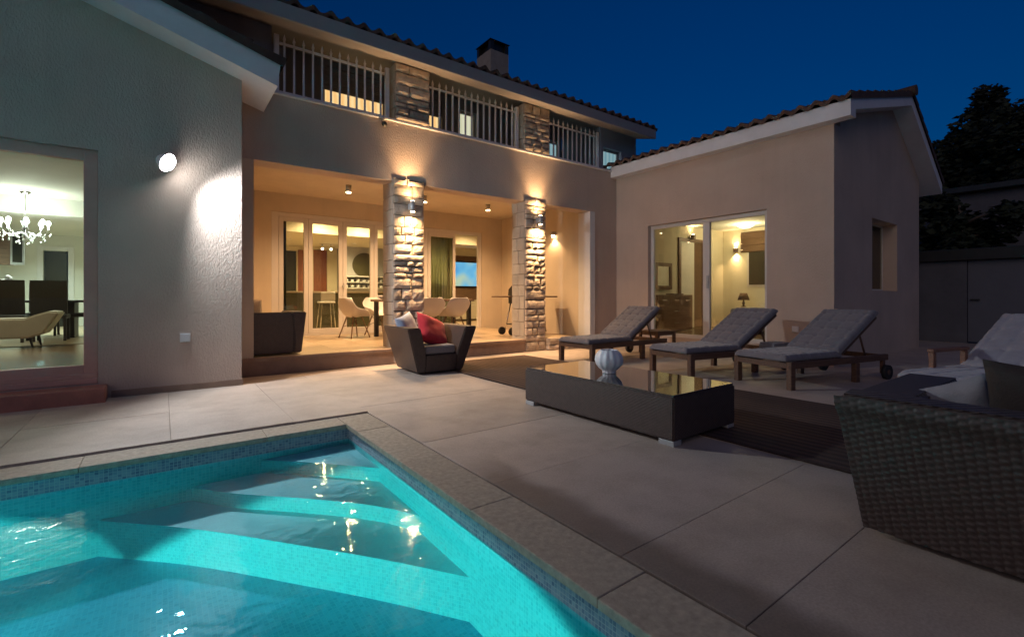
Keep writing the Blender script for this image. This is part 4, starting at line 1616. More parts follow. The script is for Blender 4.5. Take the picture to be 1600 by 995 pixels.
def make_lounger(label):
    t = thing('sun_lounger', label, 'sun lounger', (0, 0, 0), 0, 'sun loungers along the terrace')
    hw = 0.36
    bm = bm_new()
    for s in (-1, 1):
        box(bm, 0.0, 2.0, s * hw - 0.02, s * hw + 0.02, 0.245, 0.325, bev=0.006)
    for x in (0.02, 0.98, 1.96):
        box(bm, x - 0.02, x + 0.02, -hw + 0.021, hw - 0.021, 0.25, 0.315, bev=0.004)
    obj('frame', bm, 'wood_dark', t)
    bm = bm_new()
    x = 0.06
    while x < 1.0:
        box(bm, x, x + 0.055, -hw + 0.021, hw - 0.021, 0.3155, 0.333, bev=0.003, seg=1)
        x += 0.075
    obj('slats', bm, 'wood_dark', t)
    for x in (0.045, 1.30):
        for s in (-1, 1):
            bm = bm_new()
            box(bm, x - 0.04, x + 0.04, s * hw - 0.032, s * hw + 0.032, 0.0, 0.2445 if x > 1 else 0.332, bev=0.006)
            obj('leg', bm, 'wood_dark', t)
    for s in (-1, 1):
        bm = bm_new()
        y = s * (hw + 0.052)
        tube(bm, [(1.90, y - 0.024, 0.095), (1.90, y + 0.024, 0.095)], [0.095, 0.095], n=24)
        wl = obj('wheel', bm, 'rubber', t)
        bm = bm_new()
        tube(bm, [(1.90, y - 0.027, 0.095), (1.90, y + 0.027, 0.095)], [0.035, 0.035], n=14)
        obj('hub', bm, 'wood_dark', wl)
        bm = bm_new()
        box(bm, 1.87, 1.93, s * hw - 0.02, s * hw + 0.02, 0.07, 0.2445, bev=0.004)
        obj('wheel_bracket', bm, 'wood_dark', t)
    ang = R(31)
    mt = Matrix.Translation((1.02, 0, 0.333)) @ Matrix.Rotation(-ang, 4, 'Y')
    bm = bm_new()
    for s in (-1, 1):
        box(bm, 0.0, 0.94, s * (hw - 0.05) - 0.018, s * (hw - 0.05) + 0.018, -0.02, 0.018, bev=0.004, mat=mt)
    x = 0.02
    while x < 0.9:
        box(bm, x, x + 0.055, -hw + 0.03, hw - 0.03, 0.0185, 0.032, mat=mt)
        x += 0.078
    obj('backrest', bm, 'wood_dark', t)
    for s in (-1, 1):
        bm = bm_new()
        p0 = mt @ Vector((0.62, s * 0.25, -0.02))
        tube(bm, [p0, (1.72, s * 0.25, 0.285)], 0.014, n=6)
        obj('prop', bm, 'wood_dark', t)
    bm = tufted(1.06, 0.70, 0.075, 70, 42, 4)
    bmesh.ops.translate(bm, verts=bm.verts, vec=(-0.03, 0, 0.334))
    obj('seat_cushion', bm, 'lounger_cloth', t)
    bm = tufted(0.98, 0.70, 0.075, 64, 42, 4)
    bmesh.ops.transform(bm, verts=bm.verts, matrix=Matrix.Translation((0.99, 0, 0.362)) @ Matrix.Rotation(-ang, 4, 'Y'))
    obj('back_cushion', bm, 'lounger_cloth', t)
    return t
lg = make_lounger('reclined sun lounger nearest the porch, brown-lit cushion, beside the wooden stool table')
lg.location = (5.45, 5.58, 0)
l2 = dup(lg, (5.66, 3.93, 0), R(-11), 'blue-grey cushioned sun lounger in front of the bedroom sliding doors')
l3 = dup(lg, (5.92, 2.80, 0), R(-12), 'wheeled sun lounger in front of the corner of the bedroom wing')
l4 = dup(lg, (5.50, 1.02, 0), R(-15), 'pale cushioned sun lounger behind the woven sofa, with a red wooden armrest')
for c in children(l4):
    if 'cushion' in c.name:
        c.data = c.data.copy()
        c.data.materials[0] = M['lounger_cloth_pale']
    elif c.name.startswith(('frame', 'leg')):
        c.data = c.data.copy()
        c.data.materials[0] = M['wood_red']
bm = bm_new()
box(bm, 0.44, 0.49, 0.30, 0.345, 0.33, 0.55, bev=0.006)
box(bm, 0.43, 1.05, 0.295, 0.35, 0.551, 0.585, bev=0.006)
box(bm, 0.98, 1.03, 0.30, 0.345, 0.33, 0.55, bev=0.006)
obj('armrest', bm, 'wood_red', l4)

st = thing('side_table', 'small dark wooden stool table between the first two loungers', 'side table', (7.72, 5.62, 0), R(-6))
bm = bm_new()
for k in range(5):
    box(bm, -0.25, 0.25, -0.25 + k * 0.1012, -0.25 + k * 0.1012 + 0.095, 0.41, 0.435, bev=0.004)
obj('tabletop', bm, 'wood_dark', st)
bm = bm_new()
for s in (-1, 1):
    box(bm, -0.2, 0.2, s * 0.21 - 0.015, s * 0.21 + 0.015, 0.35, 0.409)
    box(bm, s * 0.21 - 0.015, s * 0.21 + 0.015, -0.19, 0.19, 0.35, 0.409)
obj('apron', bm, 'wood_dark', st)
for sx_ in (-1, 1):
    for sy_ in (-1, 1):
        bm = bm_new()
        box(bm, sx_ * 0.22 - 0.025, sx_ * 0.22 + 0.025, sy_ * 0.22 - 0.025, sy_ * 0.22 + 0.025, 0.0, 0.4095, bev=0.004)
        obj('leg', bm, 'wood_dark', st)
bm = bm_new()
for k in range(3):
    box(bm, -0.24 + 0.01 * k, 0.24 - 0.012 * k, -0.15, 0.15, k * 0.028, k * 0.028 + 0.026, bev=0.012, seg=2)
tw = obj('folded_towel', bm, 'white_cloth')
tw.location = (7.62, 3.62, 0.0)
bm2 = None
tw.location = (7.30, 3.25, 0.333)
tw.scale = (0.8, 0.8, 1)
tw.rotation_euler = (0, 0, R(-11))
tag(tw, 'white folded towel on the rail end under the blue-grey lounger backrest', 'towel')

# ------------------------------------------------------------------ porch furniture
dt = thing('dining_table', 'dark dining table with black legs on the porch behind the stone pillar', 'dining table', (4.55, 9.25, FL))
bm = bm_new()
box(bm, -1.05, 1.0, -0.42, 0.42, 0.735, 0.78, bev=0.006)
obj('tabletop', bm, 'wood_brown', dt)
for sx_ in (-0.95, 0.9):
    for sy_ in (-0.34, 0.34):
        bm = bm_new()
        box(bm, sx_ - 0.04, sx_ + 0.04, sy_ - 0.04, sy_ + 0.04, 0.0, 0.7345, bev=0.004)
        obj('leg', bm, 'metal_dark', dt)

def make_shell(label, group='white shell chairs at the porch table'):
    """Moulded one-piece tub on four splayed dowels; faces -Y."""
    t = thing('shell_chair', label, 'chair', (0, 0, 0), 0, group)
    n_, m_ = 28, 16
    V, Fc = [], []
    # profile from the front lip over the seat up the back, swept across with raised sides
    prof_ = [(-0.24, 0.435), (-0.20, 0.445), (-0.10, 0.435), (0.02, 0.42), (0.12, 0.43), (0.19, 0.50), (0.225, 0.60), (0.25, 0.70), (0.27, 0.79), (0.275, 0.82)]
    for j, (y, z) in enumerate(prof_):
        tj = j / (len(prof_) - 1)
        wid = 0.22 + 0.075 * math.sin(min(1, tj * 1.5) * PI / 2) - 0.10 * max(0, tj - 0.72) / 0.28
        for i in range(m_ + 1):
            u = 2 * i / m_ - 1
            arm = 0.19 * abs(u) ** 3.2 * math.sin(min(1, tj * 1.25) * PI) ** 0.8
            fwd = -0.13 * abs(u) ** 2.5 * max(0, tj - 0.35)
            V.append((u * wid, y + fwd, z + arm))
    W_ = m_ + 1
    for j in range(len(prof_) - 1):
        for i in range(m_):
            Fc.append((j * W_ + i, j * W_ + i + 1, (j + 1) * W_ + i + 1, (j + 1) * W_ + i))
    s = mesh_np('shell', V, Fc, 'shell_white', t, smooth=True)
    md = s.modifiers.new('thickness', 'SOLIDIFY')
    md.thickness = 0.012
    md2 = s.modifiers.new('smooth', 'SUBSURF')
    md2.levels = md2.render_levels = 1
    for sx_ in (-1, 1):
        for sy_ in (-1, 1):
            bm = bm_new()
            tube(bm, [(sx_ * 0.11, sy_ * 0.10, 0.43), (sx_ * 0.225, sy_ * 0.215, 0.0)], [0.016, 0.011], n=8)
            obj('leg', bm, 'wood_beech', t)
    bm = bm_new()
    for (a, b) in (((-1, -1), (1, 1)), ((-1, 1), (1, -1))):
        tube(bm, [(a[0] * 0.165, a[1] * 0.155, 0.22), (b[0] * 0.125, b[1] * 0.115, 0.40)], 0.005, n=6)
        tube(bm, [(b[0] * 0.165, b[1] * 0.155, 0.22), (a[0] * 0.125, a[1] * 0.115, 0.40)], 0.005, n=6)
    obj('wire_brace', bm, 'metal_dark', t)
    return t
c0 = make_shell('white shell chair at the head of the porch table, seen side-on by the glass doors')
c0.location = (3.15, 9.62, FL)
c0.rotation_euler = (0, 0, R(105))
dup(c0, (4.28, 8.55, FL), R(176), 'white shell chair with its back to us, hard against the right of the first pillar')
dup(c0, (4.84, 8.52, FL), R(188), 'white shell chair with its back to us, in front of the television doorway')
dup(c0, (3.80, 9.95, FL), R(10), 'white shell chair on the far side of the porch table, mostly hidden by the pillar')
bm = bm_new()
lathe(bm, [(0.05, 0), (0.10, 0.02), (0.14, 0.06), (0.15, 0.085), (0.14, 0.085), (0.09, 0.03), (0.0001, 0.02)], n=28)
bw = obj('bowl', bm, 'ceramic')
bw.location = (3.68, 9.32, FL + 0.7802)
tag(bw, 'shallow white bowl on the porch dining table', 'bowl')

bb = thing('barbecue', 'dark barbecue trolley with side shelves standing behind the second pillar', 'barbecue', (6.56, 8.28, FL))
bm = bm_new()
box(bm, -0.33, 0.33, -0.22, 0.22, 0.68, 0.86, bev=0.02)
obj('firebox', bm, 'metal_dark', bb)
bm = bm_new()
prism(bm, [(-0.22, 0.862), (0.22, 0.862), (0.2, 1.0), (0.08, 1.08), (-0.08, 1.08), (-0.2, 1.0)], 'x', -0.33, 0.33)
obj('lid', bm, 'metal_dark', bb)
for (a, b) in ((-0.80, -0.335), (0.335, 0.80)):
    bm = bm_new()
    box(bm, a, b, -0.19, 0.19, 0.82, 0.85, bev=0.006)
    obj('side_shelf', bm, 'wood_brown', bb)
for s in (-1, 1):
    for q in (-1, 1):
        bm = bm_new()
        tube(bm, [(s * 0.30, q * 0.17, 0.68), (s * 0.44, q * 0.19, 0.04)], 0.016, n=8)
        obj('leg', bm, 'chrome', bb)
    bm = bm_new()
    tube(bm, [(-0.52, s * 0.19 - 0.02, 0.085), (-0.52, s * 0.19 + 0.02, 0.085)], [0.085, 0.085], n=20)
    obj('wheel', bm, 'rubber', bb)
bm = bm_new()
box(bm, -0.42, 0.42, -0.16, 0.16, 0.22, 0.24)
obj('lower_shelf', bm, 'metal_dark', bb)

# ------------------------------------------------------------------ outside lamps
fl_ = thing('floodlight', 'dazzling white floodlight on the plain wall of the gabled wing', 'wall light', (0.02, 6.60, 2.58))
bm = bm_new()
box(bm, -0.05, 0.05, -0.02, -0.001, -0.05, 0.05, bev=0.006)
tube(bm, [(0, -0.02, 0), (0, -0.15, 0.0)], 0.016, n=10)
obj('bracket', bm, 'metal_white', fl_)
ax = Vector((0.72, -0.527, -0.45)).normalized()
bm = bm_new()
c_ = Vector((0, -0.19, 0))
tube(bm, [c_ - ax * 0.07, c_ - ax * 0.05, c_ + ax * 0.02, c_ + ax * 0.035], [0.04, 0.06, 0.098, 0.105], n=24)
hd = obj('lamp_head', bm, 'metal_white', fl_)
bm = bm_new()
lathe_ax = [c_ + ax * 0.0355, c_ + ax * 0.055, c_ + ax * 0.075]
tube(bm, lathe_ax, [0.098, 0.085, 0.045], n=24)
obj('lens', bm, 'bulb_white', hd)
light('SPOT', 'flood_beam', c_ + ax * 0.085, 335, COOL, fl_, 0.08, aim(ax), R(142), 0.42)

def pillar_lamp(x, z, label):
    t = thing('pillar_lamp', label, 'wall light', (x, 7.155, z), 0, 'up-and-down lamps on the stone pillars')
    bm = bm_new()
    box(bm, -0.035, 0.035, -0.03, 0.045, -0.05, 0.05, bev=0.003)
    tube(bm, [(0, -0.06, -0.085), (0, -0.06, 0.085)], 0.043, n=20)
    h = obj('lamp_body', bm, 'metal_grey', t)
    for s in (-1, 1):
        bm = bm_new()
        tube(bm, [(0, -0.06, s * 0.0855), (0, -0.06, s * 0.09)], 0.036, n=16)
        obj('lens', bm, 'bulb_warm', t)
        rot = (R(180) if s > 0 else 0, 0, 0)
        light('AREA', 'pillar_wash', (0, -0.06, s * 0.095), 5.0 if s > 0 else 14.0, WARM, t, 0.05, rot, spread=R(140))
        light('SPOT', 'pillar_beam', (0, -0.06, s * 0.10), 110.0 if s > 0 else 270.0, WARM, t, 0.035, rot, R(74) if s > 0 else R(66), 1.0)
    return t
pillar_lamp(3.27, 2.56, 'up-and-down lamp on the stone pillar behind the wicker armchair')
pillar_lamp(6.0, 2.60, 'up-and-down lamp on the stone pillar beside the barbecue')

def ceiling_spot(x, y, z, label, power=55, col=WARM, group='ceiling spotlights under the porch', body=True, spot=R(150)):
    t = thing('ceiling_spotlight', label, 'ceiling light', (x, y, z), 0, group)
    bm = bm_new()
    tube(bm, [(0, 0, 0), (0, 0, -0.13)], 0.05, n=18)
    obj('lamp_body', bm, 'metal_grey', t)
    bm = bm_new()
    tube(bm, [(0, 0, -0.1305), (0, 0, -0.14)], 0.043, n=16)
    obj('lens', bm, 'bulb_warm', t)
    light('SPOT', 'spot_beam', (0, 0, -0.15), power, col, t, 0.04, (0, 0, 0), spot, 0.8)
    return t
ceiling_spot(2.86, 9.08, 3.22, 'small round ceiling spotlight above the folding glass doors, left of the first pillar', 285)
ceiling_spot(6.05, 9.04, 3.22, 'small round ceiling spotlight between the two pillars, near the television doorway', 285)
ceiling_spot(4.45, 9.06, 3.22, 'small ceiling spotlight added as unseen fill behind the top of the first pillar', 285)  # added fill to brighten the porch, out of sight behind the pillar
wl = thing('wall_lamp', 'small shaded lamp throwing light down the bare right wall of the porch', 'wall light', (7.549, 8.40, 2.58))
bm = bm_new()
box(bm, -0.02, 0.0, -0.04, 0.04, -0.05, 0.06, bev=0.004)
tube(bm, [(-0.06, 0, 0.06), (-0.06, 0, -0.03)], [0.035, 0.055], n=16)
obj('lamp_shade', bm, 'metal_grey', wl)
bm = bm_new()
blob(bm, (-0.06, 0, -0.045), 0.035)
obj('bulb', bm, 'bulb_warm', wl)
light('SPOT', 'wall_beam', (-0.07, 0, -0.09), 28, WARM, wl, 0.03, (0, 0, 0), R(120), 0.5)

def outlet(loc, rz, label):
    t = thing('power_outlet', label, 'socket', loc, rz)
    bm = bm_new()
    box(bm, -0.05, 0.05, -0.02, 0.0, -0.05, 0.05, bev=0.006)
    obj('box', bm, 'plastic_white', t)
    bm = bm_new()
    box(bm, -0.042, 0.042, -0.028, -0.0205, -0.038, 0.042, bev=0.004)
    obj('cover', bm, 'plastic_white', t)
outlet((0.21, 6.599, 0.62), 0, 'white outdoor power socket low on the wall under the floodlight')
outlet((8.429, 3.42, 0.55), R(-90), 'white outdoor power socket on the bedroom wing behind the loungers')

# ------------------------------------------------------------------ room behind the big window
ch = thing('chandelier', 'sparkling crystal chandelier hanging in the dining room behind the big window', 'chandelier', (-2.13, 12.9, 3.12))
bm = bm_new()
lathe(bm, [(0.0001, -0.06), (0.05, -0.05), (0.09, -0.01), (0.09, -0.0005)], n=20)
obj('ceiling_rose', bm, 'chrome', ch)
bm = bm_new()
tube(bm, [(0, 0, -0.06), (0, 0, -0.5)], 0.008, n=6)
lathe(bm, [(0.01, -0.92), (0.05, -0.88), (0.03, -0.8), (0.06, -0.74), (0.03, -0.66), (0.07, -0.58), (0.03, -0.5), (0.02, -0.45)], n=16)
obj('stem', bm, 'chrome', ch)
random.seed(9)
for k in range(8):
    a = 2 * PI * k / 8 + 0.2
    ca, sa = math.cos(a), math.sin(a)
    bm = bm_new()
    tube(bm, [(0.03 * ca, 0.03 * sa, -0.78), (0.2 * ca, 0.2 * sa, -0.86), (0.29 * ca, 0.29 * sa, -0.80), (0.32 * ca, 0.32 * sa, -0.70)], 0.010, n=6)
    ar = obj('arm', bm, 'chrome', ch)
    bm = bm_new()
    tube(bm, [(0.32 * ca, 0.32 * sa, -0.699), (0.32 * ca, 0.32 * sa, -0.62)], 0.012, n=8)
    blob(bm, (0.32 * ca, 0.32 * sa, -0.585), 0.038, (1, 1, 1.4))
    obj('candle_bulb', bm, 'bulb_crystal', ar)
bm = bm_new()
for k in range(60):
    a = random.uniform(0, 2 * PI)
    r_ = random.choice([0.12, 0.22, 0.3, 0.36])
    blob(bm, (r_ * math.cos(a), r_ * math.sin(a), -0.80 - random.uniform(0, 0.22) * (1.1 - r_)), 0.016, (1, 1, 1.6), 1)
M['crystal'] = surf('crystal', (0.85, 0.9, 0.88), rough=0.05, spec=1.0, var=0.0)
obj('crystal_drops', bm, 'crystal', ch)
light('POINT', 'chandelier_glow', (0, 0, -0.72), 75, (0.97, 1.0, 0.90), ch, 0.25)

def downlight(x, y, z, power, col, label, group, spot=R(140)):
    t = thing('downlight', label, 'ceiling light', (x, y, z), 0, group)
    bm = bm_new()
    lathe(bm, [(0.055, -0.012), (0.075, -0.012), (0.075, -0.0005), (0.055, -0.0005)], n=20)
    obj('rim', bm, 'plastic_white', t)
    bm = bm_new()
    tube(bm, [(0, 0, -0.002), (0, 0, -0.008)], 0.054, n=16)
    obj('lens', bm, 'bulb_soft', t)
    light('SPOT', 'downlight_beam', (0, 0, -0.02), power, col, t, 0.05, (0, 0, 0), spot, 0.9)
GRN = (0.82, 1.0, 0.92)
downlight(-2.35, 10.2, 3.12, 115, (1.0, 0.84, 0.6), 'ceiling downlight nearest the big window', 'downlights in the dining room', R(165))
downlight(-2.05, 14.9, 2.78, 225, GRN, 'ceiling downlight just behind the dropped ceiling edge', 'downlights in the dining room')
downlight(-2.35, 16.4, 2.78, 225, GRN, 'ceiling downlight farther back, in front of the inner doorway', 'downlights in the dining room')
downlight(-3.6, 15.2, 2.78, 225, GRN, 'ceiling downlight above the brown wall cupboard', 'downlights in the dining room')
bm = bm_new()
box(bm, -5.2, -1.15, 12.85, 13.75, FL + 0.72, FL + 0.765, bev=0.006)
dn = thing('dining_table', 'black indoor dining table under the chandelier', 'dining table', (-2.6, 13.3, FL))
obj('tabletop', bm, 'black_leather', dn, True)
for (a, b) in ((-4.6, 13.3), (-1.5, 13.3)):
    bm = bm_new()
    box(bm, a - 0.06, a + 0.06, b - 0.3, b + 0.3, FL, FL + 0.719, bev=0.006)
    obj('leg', bm, 'black_leather', dn, True)
def make_dchair(label):
    t = thing('dining_chair', label, 'chair', (0, 0, 0), 0, 'dark high-backed chairs at the indoor table')
    bm = bm_new()
    box(bm, -0.24, 0.24, -0.24, 0.24, 0.42, 0.50, bev=0.02)
    obj('seat', bm, 'black_leather', t)
    bm = bm_new()
    prism(bm, [(-0.24, 0.505), (-0.20, 0.505), (-0.25, 1.14), (-0.30, 1.14)], 'x', -0.25, 0.25)
    obj('backrest', bm, 'black_leather', t)
    for sx_ in (-1, 1):
        for sy_ in (-1, 1):
            bm = bm_new()
            box(bm, sx_ * 0.21 - 0.02, sx_ * 0.21 + 0.02, sy_ * 0.21 - 0.02, sy_ * 0.21 + 0.02, 0.0, 0.4195)
            obj('leg', bm, 'black_leather', t)
    return t
d0 = make_dchair('dark high-backed dining chair in the middle of the window, back towards us')
d0.location = (-1.70, 12.45, FL)
dup(d0, (-2.27, 12.45, FL), R(0), 'dark high-backed dining chair cut by the left picture edge, back towards us')
dup(d0, (-1.36, 13.2, FL), R(90), 'dark dining chair at the head of the indoor table, beside the window frame')
dup(d0, (-2.05, 14.05, FL), R(180), 'dark dining chair across the indoor table, facing the window')
lc = thing('lounge_chair', 'low cream lounge chair with dark legs just inside the big window', 'armchair', (-1.86, 11.15, FL))
bm = bm_new()
prism(bm, [(-0.62, 0.16), (-0.66, 0.46), (-0.58, 0.485), (0.06, 0.485), (0.20, 0.55), (0.34, 0.60), (0.47, 0.585), (0.46, 0.55), (0.28, 0.22), (0.1, 0.16)], 'y', -0.34, 0.34)
es = [e for e in bm.edges if len(e.link_faces) == 2 and e.calc_face_angle(0) > 0.9]
bmesh.ops.bevel(bm, geom=es, offset=0.025, segments=3, affect='EDGES')
obj('body', bm, 'cream_leather', lc)
for (x, y) in ((0.12, -0.26), (0.14, 0.26), (-0.5, -0.26), (-0.5, 0.26)):
    bm = bm_new()
    tube(bm, [(x, y, 0.165), (x + 0.03, y, 0.0)], [0.022, 0.012], n=8)
    obj('leg', bm, 'door_black', lc)
wc = thing('wall_cupboard', 'brown kitchen wall cupboard with a glazed end behind the chandelier', 'cupboard', (-3.3, 16.3, 1.85))
bm = bm_new()
box(bm, -0.8, 0.38, -0.16, 0.2, 0.0, 0.80, bev=0.006)
obj('carcass', bm, 'wood_brown', wc)
bm = bm_new()
box(bm, 0.385, 0.62, -0.16, -0.14, 0.0, 0.80)
obj('glazed_door', bm, 'metal_grey', wc)
bm = bm_new()
box(bm, 0.42, 0.585, -0.168, -0.161, 0.06, 0.74)
obj('glass_panel', bm, 'night_black', wc)
kc = thing('kitchen_counter', 'white kitchen counter along the far wall of the dining room', 'kitchen counter', (-4.6, 17.6, FL))
bm = bm_new()
box(bm, -1.6, 1.5, -0.3, 0.38, 0.0, 0.86, bev=0.004)
obj('carcass', bm, 'inside_white', kc)
bm = bm_new()
box(bm, -1.62, 1.52, -0.33, 0.385, 0.861, 0.90, bev=0.004)
obj('worktop', bm, 'plastic_white', kc)
random.seed(21)
bm = bm_new()
for k in range(26):
    blob(bm, (random.gauss(0, 0.09), random.gauss(0, 0.09), 0.32 + random.gauss(0, 0.07)), random.uniform(0.03, 0.05), sub=1)
fv = thing('flower_vase', 'glass vase of white flowers on the indoor dining table', 'vase', (-2.45, 13.35, FL + 0.7652))
obj('flowers', bm, 'ceramic', fv)
bm = bm_new()
lathe(bm, [(0.05, 0), (0.06, 0.1), (0.045, 0.25), (0.04, 0.25), (0.05, 0.1), (0.0001, 0.02)], n=16)
obj('vase_body', bm, 'pane_green', fv)

# ------------------------------------------------------------------ kitchen behind the folding doors
ki = thing('kitchen_island', 'olive-dark kitchen island behind the folding glass doors', 'kitchen island', (3.9, 13.4, FL))
bm = bm_new()
box(bm, -1.45, 1.75, -0.4, 0.4, 0.0, 0.93, bev=0.004)
obj('carcass', bm, 'island_olive', ki)
bm = bm_new()
box(bm, -1.50, 1.80, -0.45, 0.45, 0.931, 0.975, bev=0.005)
obj('worktop', bm, 'beige_cloth', ki)
bm = bm_new()
tube(bm, [(0, 0, 0), (0, -0.03, 0)], [0.42, 0.42], n=48)
rp_ = obj('wall_disc', bm, 'island_olive')
rp_.location = (5.62, 16.098, 2.17)
tag(rp_, 'large round dark mirror on the grey kitchen wall', 'mirror')
ks = thing('plate_shelf', 'white open shelves of crockery under the round mirror', 'shelf', (5.45, 15.95, 1.35))
for k in range(3):
    bm = bm_new()
    box(bm, -0.6, 0.9, -0.13, 0.14, k * 0.20, k * 0.20 + 0.03, bev=0.003)
    obj('board', bm, 'plastic_white', ks)
random.seed(5)
for k in range(2):
    for q in range(7):
        bm = bm_new()
        r_ = random.uniform(0.05, 0.08)
        lathe(bm, [(r_ * 0.6, 0), (r_, 0.03), (r_, random.uniform(0.06, 0.13)), (r_ * 0.85, 0.055), (0.0001, 0.03)], n=14, cx=-0.5 + q * 0.2, cy=0, cz=k * 0.20 + 0.031)
        obj('dish', bm, 'ceramic', ks)
for x, y, z, lb in ((3.35, 12.7, 3.25, 'kitchen ceiling downlight behind the first glass leaf'), (4.5, 12.7, 3.25, 'kitchen ceiling downlight behind the third glass leaf'),
                    (3.0, 15.0, 2.78, 'kitchen ceiling downlight before the dark inner door'), (4.9, 15.0, 2.78, 'kitchen ceiling downlight before the round mirror'),
                    (7.9, 12.4, 3.25, 'ceiling downlight in front of the television')):
    downlight(x, y, z, 300, WARMW, lb, 'downlights in the kitchen', R(165))
tr = thing('track_light', 'row of three small bright spotlights in the kitchen', 'track light', (4.35, 15.6, 2.78))
bm = bm_new()
box(bm, -0.35, 0.35, -0.02, 0.02, -0.03, -0.0005)
obj('rail', bm, 'chrome', tr)
for k in (-1, 0, 1):
    bm = bm_new()
    tube(bm, [(k * 0.27, 0, -0.031), (k * 0.27, -0.03, -0.16)], [0.02, 0.04], n=10)
    h = obj('lamp_head', bm, 'chrome', tr)
    bm = bm_new()
    blob(bm, (k * 0.27, -0.035, -0.175), 0.04)
    obj('bulb', bm, 'bulb_soft', h)
tv = thing('television', 'lit television with a blue picture on a dark panel beyond the open doorway', 'television', (8.4, 14.2, 1.85))
bm = bm_new()
box(bm, -0.50, 0.85, -0.07, -0.021, -0.45, 0.45, bev=0.006)
obj('casing', bm, 'tv_black', tv)
bm = bm_new()
box(bm, -0.47, 0.82, -0.076, -0.0705, -0.40, 0.42)
obj('screen', bm, 'tv_picture', tv)
mp_ = thing('media_panel', 'dark brown wall panel with a pale low cabinet behind the television', 'media unit', (8.4, 14.2, FL))
bm = bm_new()
box(bm, -1.1, 1.0, -0.02, -0.001, 0.72, 2.25, bev=0.003)
obj('panel', bm, 'wood_brown', mp_)
bm = bm_new()
box(bm, -1.1, 1.0, -0.42, -0.021, 0.06, 0.55, bev=0.006)
obj('cabinet', bm, 'inside_cream', mp_)
bm = bm_new()
lathe(bm, [(0.06, 0), (0.1, 0.05), (0.09, 0.10), (0.03, 0.12)], n=16, cx=8.05, cy=13.98, cz=FL + 0.5502)
o = obj('white_vase', bm, 'ceramic')
tag(o, 'small white vase below the television', 'vase')

# ------------------------------------------------------------------ bedroom behind the sliding doors
dr = thing('dresser', 'dark chest of drawers with pale handles in the bedroom', 'chest of drawers', (9.92, 6.92, FL))
bm = bm_new()
box(bm, -0.72, 0.72, -0.22, 0.22, 0.02, 0.88, bev=0.006)
obj('carcass', bm, 'wood_brown', dr)
for k, (za, zb) in enumerate(((0.64, 0.86), (0.35, 0.62), (0.06, 0.33))):
    for (a, b) in (((-0.70, -0.25), (-0.23, 0.23), (0.25, 0.70)) if k == 0 else ((-0.70, 0.70),)):
        bm = bm_new()
        box(bm, a, b, -0.236, -0.2205, za, zb, bev=0.004)
        d = obj('drawer', bm, 'wood_brown', dr)
        bm = bm_new()
        m_ = (a + b) / 2
        box(bm, m_ - 0.09, m_ + 0.09, -0.262, -0.237, (za + zb) / 2 - 0.012, (za + zb) / 2 + 0.012, bev=0.004)
        obj('handle', bm, 'chrome', d)
bm = bm_new()
tray = box(bm, 0.1, 0.5, -0.12, 0.12, 0, 0.03, bev=0.008)
o = obj('tray', bm, 'wood_dark')
o.location = (9.92, 6.92, FL + 0.881)
tag(o, 'small dark tray on top of the bedroom dresser', 'tray')
mi = thing('mirror', 'square wooden-framed mirror on the bedroom wall above the dresser', 'mirror', (10.05, 7.149, 1.60))
bm = bm_new()
wall_panel(bm, 'x', -0.34, 0.34, -0.33, 0.33, -0.04, -0.001, openings=[(-0.25, 0.25, -0.24, 0.24)])
obj('frame', bm, 'wood_brown', mi)
bm = bm_new()
box(bm, -0.25, 0.25, -0.02, -0.002, -0.24, 0.24)
obj('mirror_glass', bm, 'chrome', mi)
bm = bm_new()
wall_panel(bm, 'x', 10.70, 11.86, FL, 2.62, 7.11, 7.149, openings=[(10.79, 11.77, FL - 0.01, 2.53)])
df = part('door_frame', bm, 'wood_dark')
bm = bm_new()
box(bm, 10.80, 11.40, 7.125, 7.148, FL + 0.01, 2.52, bev=0.003)
d = part('door', bm, 'inside_white', df)
bm = bm_new()
box(bm, 11.405, 11.765, 7.13, 7.147, FL + 0.01, 2.52)
part('doorway', bm, 'blind', df)  # dark panel, the unlit gap of the open door put into its colour
def sconce(loc, rz, label, up, down):
    t = thing('wall_sconce', label, 'wall light', loc, rz, 'bedroom wall sconces')
    bm = bm_new()
    box(bm, -0.05, 0.05, -0.09, -0.001, -0.06, 0.06, bev=0.008)
    obj('lamp_body', bm, 'wood_dark', t)
    bm = bm_new()
    box(bm, -0.03, 0.03, -0.07, -0.02, 0.0605, 0.066)
    obj('lens', bm, 'bulb_warm', t)
    if up:
        light('AREA', 'sconce_up', (0, -0.05, 0.075), up, WARM, t, 0.05, (R(180), 0, 0), spread=R(110))
    if down:
        light('AREA', 'sconce_down', (0, -0.05, -0.075), down, WARM, t, 0.05, (0, 0, 0), spread=R(110))
sconce((11.25, 7.105, 2.66), 0, 'small sconce lighting the wall above the bedroom door', 1.5, 0)
sconce((12.895, 6.76, 2.38), R(-90), 'up-and-down sconce beside the dark bedroom blind', 2.0, 4.0)
cl = thing('ceiling_lamp', 'glowing dome lamp on the bedroom ceiling', 'ceiling light', (12.0, 6.05, 2.95))
bm = bm_new()
lathe(bm, [(0.0001, -0.11), (0.09, -0.10), (0.17, -0.06), (0.21, -0.015), (0.21, -0.0005)], n=28)
obj('lamp_shade', bm, 'bulb_soft', cl)
light('POINT', 'ceiling_glow', (0, 0, -0.28), 30, (1.0, 0.76, 0.40), cl, 0.12)
bd = thing('bed', 'low bed with pale bedding against the far bedroom wall', 'bed', (11.7, 4.95, FL))
bm = bm_new()
box(bm, -1.0, 1.05, -0.85, 0.85, 0.05, 0.32, bev=0.01)
obj('base', bm, 'wood_brown', bd)
bm = bm_new()
box(bm, -1.0, 1.0, -0.83, 0.83, 0.321, 0.56, bev=0.06, seg=3)
obj('bedding', bm, 'white_cloth', bd)
bm = bm_new()
